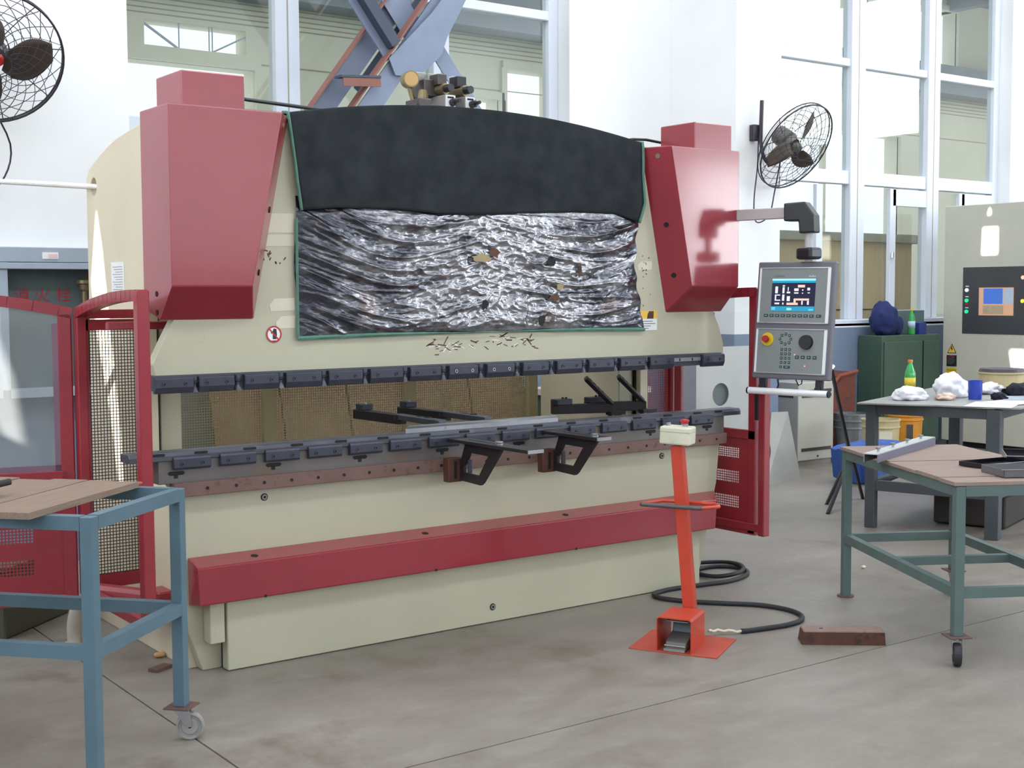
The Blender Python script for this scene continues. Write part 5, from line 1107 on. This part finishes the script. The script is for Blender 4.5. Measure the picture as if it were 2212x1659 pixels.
stick((8.545, 0.70), (8.55, 0.665), 0.014); stick((8.55, 0.665), (8.585, 0.65)); stick((8.55, 0.665), (8.565, 0.635)); stick((8.545, 0.70), (8.515, 0.68)); stick((8.545, 0.702), (8.578, 0.714)); mb.cyl((XF - 0.0024, 8.541, 0.717), (XF - 0.0032, 8.541, 0.717), 0.008, 12)
finish('falling_figure', mb, hole, dl)
# beige machine cabinet, sheets, buckets, stand
bc_ = thing('beige_machine_cabinet', 'low beige machine cabinet with ventilation slots, left of the folding stand', 'cabinet', (9.75, 8.55, 0))
finish('cabinet_body', MB().box(9.50, 10.01, 8.39, 8.78, 0.05, 0.80), beige, bc_, bevel=0.006); finish('cabinet_base', MB().box(9.52, 10.0, 8.41, 8.78, 0, 0.05), valvegrey, bc_)
for z in (0.70, 0.655, 0.14): finish('vent_slot', MB().box(9.55, 9.97, 8.385, 8.391, z, z + 0.03), valvem, bc_)
for z in (0.70, 0.655): finish('vent_slot', MB().box(9.495, 9.501, 8.45, 8.72, z, z + 0.03), valvem, bc_)
finish('lock', MB().cyl((9.78, 8.38, 0.085), (9.78, 8.391, 0.085), 0.008, 10), hole, bc_)
mb = MB(); q = [Vector((8.32, 7.70, 0)), Vector((8.97, 7.885, 0)), Vector((9.08, 8.14, 0.57)), Vector((8.84, 8.12, 0.58))]; off = Vector((-0.5, 0.75, -0.45)).normalized() * 0.006
mb.hull([p + o_ for p in q for o_ in (Vector((0, 0, 0)), off)])
o = finish('leaning_sheet', mb, sheet, None); tag(o, 'grey sheet-metal offcut leaning on the beige cabinet', 'metal sheet')
mb = MB(); A, B, C_, D = (Vector((7.86, 8.06, 0)), Vector((8.52, 8.06, 0)), Vector((8.52, 8.13, 1.19)), Vector((7.86, 8.13, 1.19)))
mb.prism([(7.86, 0), (8.52, 0), (8.52, 1.19), (7.86, 1.19)], 8.09, 8.098, 'y', holes=[circ(8.165, 0.775, 0.10, 24)])
hs = thing('drilled_sheet', 'pale sheet-metal panel with a round hole standing against the pillar', 'metal sheet', (8.19, 8.1, 0)); finish('sheet', mb, sheetw, hs)
finish('hole_backing', MB().box(8.09, 8.29, 8.12, 8.13, 0.68, 0.87), M('dark_patch', (96, 108, 112), 0.6, var=0.05), hs); finish('fold_strip', MB().box(8.52, 8.60, 8.08, 8.11, 0, 1.19), hydm, hs)
o = finish('metal_sheet', MB().box(7.58, 7.83, 8.05, 8.07, 0, 1.19), M('dark_grey_panel', (112, 112, 122), 0.5, var=0.1, c2=(170, 168, 166), c2amt=0.05, c2scale=2), None); tag(o, 'dark grey panel standing left of the drilled pale sheet', 'metal panel')
o = finish('black_cable', MB().tube(smooth_path([(8.05, 7.55, 0.52), (8.18, 7.58, 0.45), (8.25, 7.60, 0.33), (8.22, 7.60, 0.20), (8.12, 7.58, 0.13), (8.0, 7.55, 0.02)]), 0.012, 6), blackp, None, smooth=True); tag(o, 'black cable hanging in a bow behind the right side guard', 'cable')
def bucket(label, loc, r, h, mat, bands=(), name='bucket', lid=None):
    b = thing(name, label, 'bucket', loc, 0, world=False)
    finish('bucket_body', MB().lathe([(0, 0), (r * 0.86, 0), (r * 0.87, 0.01), (r * 0.985, h), (r * 0.95, h), (r * 0.84, 0.015), (0, 0.012)], 28), mat, b)
    for z in bands: k_ = 0.87 + 0.115 * z / h; finish('bucket_band', MB().lathe([(r * k_, z - 0.012), (r * k_ + 0.008, z - 0.006), (r * k_ + 0.008, z + 0.006), (r * k_, z + 0.012)], 28), mat, b)
    finish('bucket_rim', MB().lathe([(r * 0.97, h - 0.015), (r * 1.03, h - 0.012), (r * 1.03, h + 0.004), (r * 0.97, h + 0.004)], 28), mat, b)
    return b
bk1 = bucket('galvanised steel pail on the floor under the far table, left of the tan bucket', (10.27, 8.38, 0), 0.17, 0.47, galv, (0.33, 0.40))
bk2 = bucket('tan plastic bucket on the floor between the pail and the orange bucket', (10.0, 7.82, 0), 0.175, 0.47, tanb, (0.40,))
finish('bucket_label', MB().obox((-0.098, -0.135, 0.24), (0.12, 0.004, 0.26), Matrix.Rotation(math.radians(-36), 3, 'Z')), paperg, bk2)
bk3 = bucket('orange plastic bucket on the floor, right of the tan bucket', (10.62, 8.02, 0), 0.175, 0.50, orangeb, (0.42, 0.46))
finish('bucket_label', MB().obox((-0.10, -0.138, 0.26), (0.06, 0.004, 0.24), Matrix.Rotation(math.radians(-36), 3, 'Z')), panelblk, bk3)
o = finish('blue_sheet', MB().grid(12, 8, lambda u, v: (8.95 + u * 0.75, 7.18 + v * 0.35 - u * 0.2, 0.30 + 0.06 * math.sin(u * 3) + 0.02 * noise.noise(Vector((u * 5, v * 5, 0))))), bluetarp, None); o.modifiers.new('t', 'SOLIDIFY').thickness = 0.30; tag(o, 'folded blue sheet lying in front of the buckets', 'tarpaulin')
rb = thing('rusty_bin', 'rusty red-brown bin with rounded shoulder behind the pail', 'bin', (10.55, 8.7, 0))
finish('bin_body', MB().prism([(10.22, 0), (10.64, 0), (10.64, 0.86), (10.36, 0.82), (10.28, 0.75), (10.23, 0.62)], 8.63, 8.95, 'y'), rustbin, rb, bevel=0.02, seg=2)
finish('bin_edge', MB().tube([(10.22, 8.62, 0.0), (10.23, 8.62, 0.62), (10.28, 8.62, 0.75), (10.36, 8.62, 0.82), (10.64, 8.62, 0.86)], 0.02, 8), M('bin_red_edge', (134, 62, 46), 0.6, var=0.1), rb)
st = thing('folding_stand', 'black folding stand with crossed legs leaning beside the green trolley', 'stand', (8.1, 6.7, 0))
def sb_(p, q, w=0.03): return finish('stand_leg', MB().bar(p, q, 0.02, w, (0.6, 0.8, 0)), blackarm, st)
sb_((7.97, 6.74, 0.0), (8.27, 6.77, 0.36)); sb_((7.63, 6.44, 0.0), (8.25, 6.72, 0.40))
sb_((8.02, 6.75, 1.06), (8.28, 6.75, 0.30), 0.05); sb_((8.28, 6.75, 0.36), (8.42, 6.75, 0.0), 0.035)
finish('stand_top', MB().cyl((8.00, 6.74, 1.06), (8.04, 6.75, 1.08), 0.018, 8), steel, st)
# dark steel crate behind the tables (under-table clutter)
dk = thing('dark_scrap_box', 'dark low steel box on the floor under the right end of the far table', 'box', (8.6, 5.0, 0))
finish('box_body', MB().obox((8.42, 5.62, 0.12), (0.9, 0.5, 0.22), Matrix.Rotation(math.radians(18), 3, 'Z')), M('dark_scrap_steel', (58, 54, 52), 0.6, 0.2, var=0.15), dk, bevel=0.01); finish('box_rod', MB().cyl((8.05, 5.5, 0.245), (8.5, 5.5, 0.245), 0.014, 8), M('copper_rod', (210, 160, 130), 0.4, 0.5, var=0.05), dk)

# ---------------------------------------------------------------- small things on the floor
ch = thing('rusty_channel', 'rusty steel channel offcut lying on the floor right of the pedal stand', 'steel offcut', (4.86, 3.99, 0))
u_ = Vector((0.772, -0.636, 0)); w_ = Vector((0.636, 0.772, 0)); c0 = Vector((4.672, 4.090, 0))
def CH(a, b, z): return c0 + u_ * a + w_ * b + Vector((0, 0, z))
finish('channel_web', MB().hull([CH(a, b, z) for a in (0.01, 0.385) for b in (0.0, 0.11) for z in (0.056, 0.064)]), M('rusty_top', (136, 112, 106), 0.7, var=0.15, scale=16, c2=(96, 70, 62), c2amt=0.15, c2scale=14), ch, bevel=0.006)
finish('channel_flange', MB().hull([CH(a, b, z) for a, z in ((0.0, 0), (0.39, 0), (0.01, 0.06), (0.385, 0.06)) for b in (-0.002, 0.006)]), rust, ch)
finish('channel_flange', MB().hull([CH(a, b, z) for a, z in ((0.0, 0), (0.39, 0), (0.01, 0.06), (0.385, 0.06)) for b in (0.104, 0.112)]), rust, ch)
finish('channel_end', MB().hull([CH(a, b, z) for a, z in ((0.0, 0), (0.008, 0), (0.01, 0.06), (0.018, 0.06)) for b in (0.0, 0.11)]), rust, ch)
finish('bolt_hole', MB().cyl(CH(0.10, 0.06, 0.0635), CH(0.10, 0.06, 0.0645), 0.01, 10), hole, ch)
o = finish('wood_chip', MB().ball((2.17, 5.71, 0.014), (0.03, 0.018, 0.014), 2, 0.3, 2, 1, 0.0), M('pale_wood', (206, 160, 112), 0.7, var=0.1), None, smooth=True); tag(o, 'pale wood chip on the floor at the left foot of the press', 'wood chip')
o = finish('wood_offcut', MB().obox((2.10, 5.52, 0.008), (0.10, 0.05, 0.015), Matrix.Rotation(0.5, 3, 'Z')), rustplate, None); tag(o, 'flat brown offcut on the floor at the left foot of the press', 'wood offcut')
o = finish('peanut_shell', MB().ball((6.279, 5.022, 0.010), (0.018, 0.012, 0.010), 2, 0.2, 2, 1, 0.0), paperg, None, smooth=True); tag(o, 'small pale nut shell on the open floor left of the green trolley', 'nut shell')
pe = thing('pipe_elbow', 'dirty white pipe elbow rising from the floor behind the blue trolley', 'pipe', (1.93, 6.17, 0))
finish('pipe', MB().tube(smooth_path([(1.93, 6.17, 0.0), (1.93, 6.17, 0.10), (1.95, 6.17, 0.17), (2.0, 6.18, 0.21), (2.08, 6.2, 0.225), (2.185, 6.21, 0.225)]), 0.033, 14), pipew, pe, smooth=True); finish('pipe_collar', MB().cyl((1.93, 6.17, 0), (1.93, 6.17, 0.012), 0.047, 16), pipew, pe)
ob = thing('dark_olive_block', 'dark olive chest on the floor behind the red window door', 'block', (1.3, 6.8, 0))
finish('block_body', MB().prism([(1.69, 6.454), (2.115, 6.83), (1.5, 7.6), (0.9, 7.1)], 0.0, 0.33, 'z'), olive, ob, bevel=0.008); finish('block_top', MB().prism([(1.70, 6.44), (2.13, 6.83), (1.5, 7.62), (0.88, 7.1)], 0.33, 0.35, 'z'), olive, ob)  # plain block for a dark olive area of unclear identity

# things behind the press seen through the rear mesh
sk = thing('board_stack', 'brown boards leaning against the wall behind the press', 'boards', (4.3, 8.5, 0))
for i in range(5):
    x = 3.75 + i * 0.56; finish('board', MB().hull([(x + a, 8.55 + b + (0.35 if z > 0.5 else 0), z) for a in (0, 0.54) for b in (0, 0.03) for z in (0, 1.45 - 0.05 * (i % 2))]), brownboard, sk)
o = finish('grey_sack', MB().ball((4.55, 7.9, 0.28), (0.36, 0.28, 0.34), 4, 0.3, 1.6, 3, 0.0), M('grey_sack_cloth', (134, 128, 120), 0.85, var=0.1, bump=0.3), None, smooth=True); tag(o, 'lumpy grey sack on the floor behind the press mesh', 'sack')
bn = thing('green_bench', 'green workbench with red drawer behind the right part of the press mesh', 'workbench', (7.0, 8.5, 0))
finish('bench_top', MB().box(6.55, 7.45, 8.2, 8.8, 0.82, 0.87), sheetw, bn); finish('bench_body', MB().box(6.6, 7.4, 8.24, 8.78, 0.1, 0.82), greencab, bn); finish('drawer', MB().box(6.62, 7.38, 8.22, 8.245, 0.70, 0.80), redb, bn); finish('bench_foot', MB().box(6.6, 7.4, 8.3, 8.7, 0, 0.1), hole, bn)
bp_ = thing('blue_post', 'light blue steel post behind the right part of the press mesh', 'post', (6.25, 7.9, 0)); finish('post_tube', MB().box(6.22, 6.28, 7.87, 7.93, 0, 1.4), hydm, bp_); finish('post_foot', MB().box(6.17, 6.33, 7.82, 7.98, 0, 0.01), hydm, bp_)

# ---------------------------------------------------------------- wall things: hydrant box, fans, rope
hy = thing('hydrant_box', 'grey-blue fire hydrant box with red characters on the wall behind the left guard', 'hydrant box', (2.43, 8.05, 1.05))
finish('box_frame', MB().box(2.12, 2.165, 7.98, 8.16, 1.05, 1.94).box(2.715, 2.76, 7.98, 8.16, 1.05, 1.94).box(2.12, 2.76, 7.98, 8.16, 1.05, 1.10), hydm, hy, bevel=0.003)
finish('box_header', MB().box(2.11, 2.77, 7.97, 8.16, 1.855, 1.945), hydm, hy, bevel=0.004); finish('header_lip', MB().box(2.11, 2.77, 7.965, 8.16, 1.815, 1.852), hydm, hy, bevel=0.003)
finish('box_back', MB().box(2.165, 2.715, 8.13, 8.155, 1.10, 1.82), hydin, hy)
finish('name_plate', MB().box(2.365, 2.46, 7.966, 7.972, 1.875, 1.915), paper, hy); finish('plate_mark', MB().box(2.40, 2.455, 7.964, 7.967, 1.88, 1.905), M('pale_pink', (236, 206, 206), 0.6, var=0.05), hy)
for x, s_ in ((2.285, '消'), (2.405, '火'), (2.535, '栓')):
    text('red_character', s_, 0.095, frame4((x, 8.128, 1.655), (1, 0, 0), (0, 0, 1)), redtxt, hy)
hv = finish('hydrant_valve', MB().lathe([(0, 0), (0.03, 0), (0.03, 0.02), (0.018, 0.03), (0.018, 0.10), (0.03, 0.115), (0.034, 0.145), (0.05, 0.15), (0.05, 0.17), (0, 0.17)], 16, (2.64, 8.06, 1.58)), brass, hy); finish('valve_pipe', MB().cyl((2.64, 8.06, 1.10), (2.64, 8.06, 1.58), 0.018, 12), brass, hv)

def fan(label, centre, aim, mount, R=0.40, arm=True, spin=0.0, bw=0.13):
    """wall fan: wire cage facing 'aim', motor behind, bracket on the wall at 'mount'"""
    f = thing('wall_fan', label, 'fan', centre, 0, 'wall fans')
    C0 = Vector(centre); n = Vector(aim).normalized(); up = Vector((0, 0, 1)); r = up.cross(n).normalized(); u = n.cross(r)
    def c(rad, a, d): return C0 + (r * math.cos(a) + u * math.sin(a)) * rad + n * d
    def dome(k): return 0.11 * (1 - k * k)
    mb = MB()
    for rad, d, w in ((R, 0.0, 0.007), (R * 1.005, -0.035, 0.005)): mb.tube([c(rad, 2 * PI * i / 48, d) for i in range(48)], w, 6, closed=True)
    finish('cage_rim', mb, fanm, f, smooth=True)
    mb = MB()
    for q in range(20):         # looping petals of the front grille
        a0 = 2 * PI * q / 20
        mb.tube([c(R * (0.16 + 0.84 * abs(math.sin(PI * t / 16)) if False else R * 0 + 1) * (0.18 + 0.82 * t / 16), a0 + 1.25 * (1 - t / 16) ** 1.3, dome(0.18 + 0.82 * t / 16)) for t in range(17)], 0.0022, 4)
        mb.tube([c(R * (0.18 + 0.82 * t / 16), a0 - 1.25 * (1 - t / 16) ** 1.3, dome(0.18 + 0.82 * t / 16)) for t in range(17)], 0.0022, 4)
    mb.tube([c(R * 0.18, 2 * PI * i / 20, dome(0.18)) for i in range(20)], 0.003, 4, closed=True)
    finish('front_grille', mb, fanm, f, smooth=True, kind='stuff')
    mb = MB()
    for k in (0.28, 0.40, 0.52, 0.64, 0.76, 0.88): mb.tube([c(R * k, 2 * PI * i / 36, -0.05 - dome(k) * 0.9) for i in range(36)], 0.0022, 4, closed=True)
    for q in range(8): mb.tube([c(R * t / 8, 2 * PI * q / 8 + 0.2, -0.045 - dome(t / 8) * 0.9) for t in range(2, 9)], 0.003, 4)
    finish('rear_grille', mb, fanm, f, smooth=True, kind='stuff')
    m = finish('motor', MB().lathe([(0, -0.27), (0.05, -0.265), (0.085, -0.235), (0.088, -0.10), (0.07, -0.085), (0.06, -0.03), (0.02, -0.025), (0.02, 0.03), (0, 0.03)], 20, C0, n), fanbody, f, smooth=False)
    for i in range(3):
        a = spin + 2 * PI * i / 3; mb = MB()
        def bl(uu, vv):
            rad = 0.05 + (R * 0.84 - 0.05) * uu; w_ = (0.25 + 0.75 * math.sin(PI * (0.12 + 0.80 * uu))) * bw
            t_ = (vv - 0.5) * 2; ang = a + 0.30 * uu
            tang = -r * math.sin(ang) + u * math.cos(ang)
            return c(rad, ang, 0) + tang * (w_ * t_) + n * (0.035 * t_ * (1 - 0.4 * uu))
        mb.grid(10, 6, bl)
        o_ = finish('blade', mb, bladem, f, smooth=True); o_.modifiers.new('t', 'SOLIDIFY').thickness = 0.003
    finish('hub', MB().lathe([(0, 0.045), (0.03, 0.04), (0.042, 0.02), (0.042, -0.02), (0, -0.02)], 16, C0, n), redb if not arm else fanbody, f)
    W_ = Vector(mount)
    finish('wall_bracket', MB().obox(W_ + Vector((0, -0.03, 0)), (0.07, 0.06, 0.14)), fanm, f, bevel=0.006)
    finish('bracket_rod', MB().cyl(W_ + Vector((0.03, -0.075, -0.08)), W_ + Vector((0.045, -0.075, 0.28)), 0.018, 10), fanm, f)
    E = C0 - n * 0.16
    pts = smooth_path([W_ + Vector((0.03, -0.075, -0.06)), W_ + Vector((0.04, -0.10, -0.20)), W_.lerp(E, 0.5) + Vector((0, -0.02, -0.24)), E + Vector((0, 0, -0.16)), E + Vector((0, 0, -0.085))])
    finish('yoke', MB().tube(pts, 0.016, 8), fanm, f, smooth=True)
    finish('power_cord', MB().tube(smooth_path([W_ + Vector((0.02, -0.06, -0.05)), W_ + Vector((0.02, -0.05, -0.3)), W_ + Vector((-0.03, -0.06, -0.6)), W_ + Vector((0.0, -0.06, -0.78)), W_ + Vector((0.12, -0.1, -0.72)), W_ + Vector((0.17, -0.12, -0.5)), E + Vector((-0.05, 0, -0.2)), E]), 0.006, 6), fanm, f, smooth=True)
    return f
fan('rusty wall fan with wire bowl cage on the white pillar right of the press', (8.80, 7.82, 2.92), (0.04, -0.82, -0.53), (8.60, 8.16, 3.06), 0.40, True, 1.3, 0.075)
fan('wall fan cut off by the frame, its brown blade showing, above the hydrant box', (2.06, 7.70, 2.98), (-0.05, -0.85, -0.45), (2.05, 8.16, 3.05), 0.37, False, -0.08)
o = finish('rope', MB().tube(smooth_path([(2.26, 6.42, 2.185), (2.2, 6.534, 2.196), (1.75, 7.4, 2.275), (1.38, 8.12, 2.325), (1.37, 8.145, 2.326)], 8), 0.014, 8), ropem, None, smooth=True)
tag(o, 'white rope pulled taut from the hole in the press side frame to the left', 'rope')
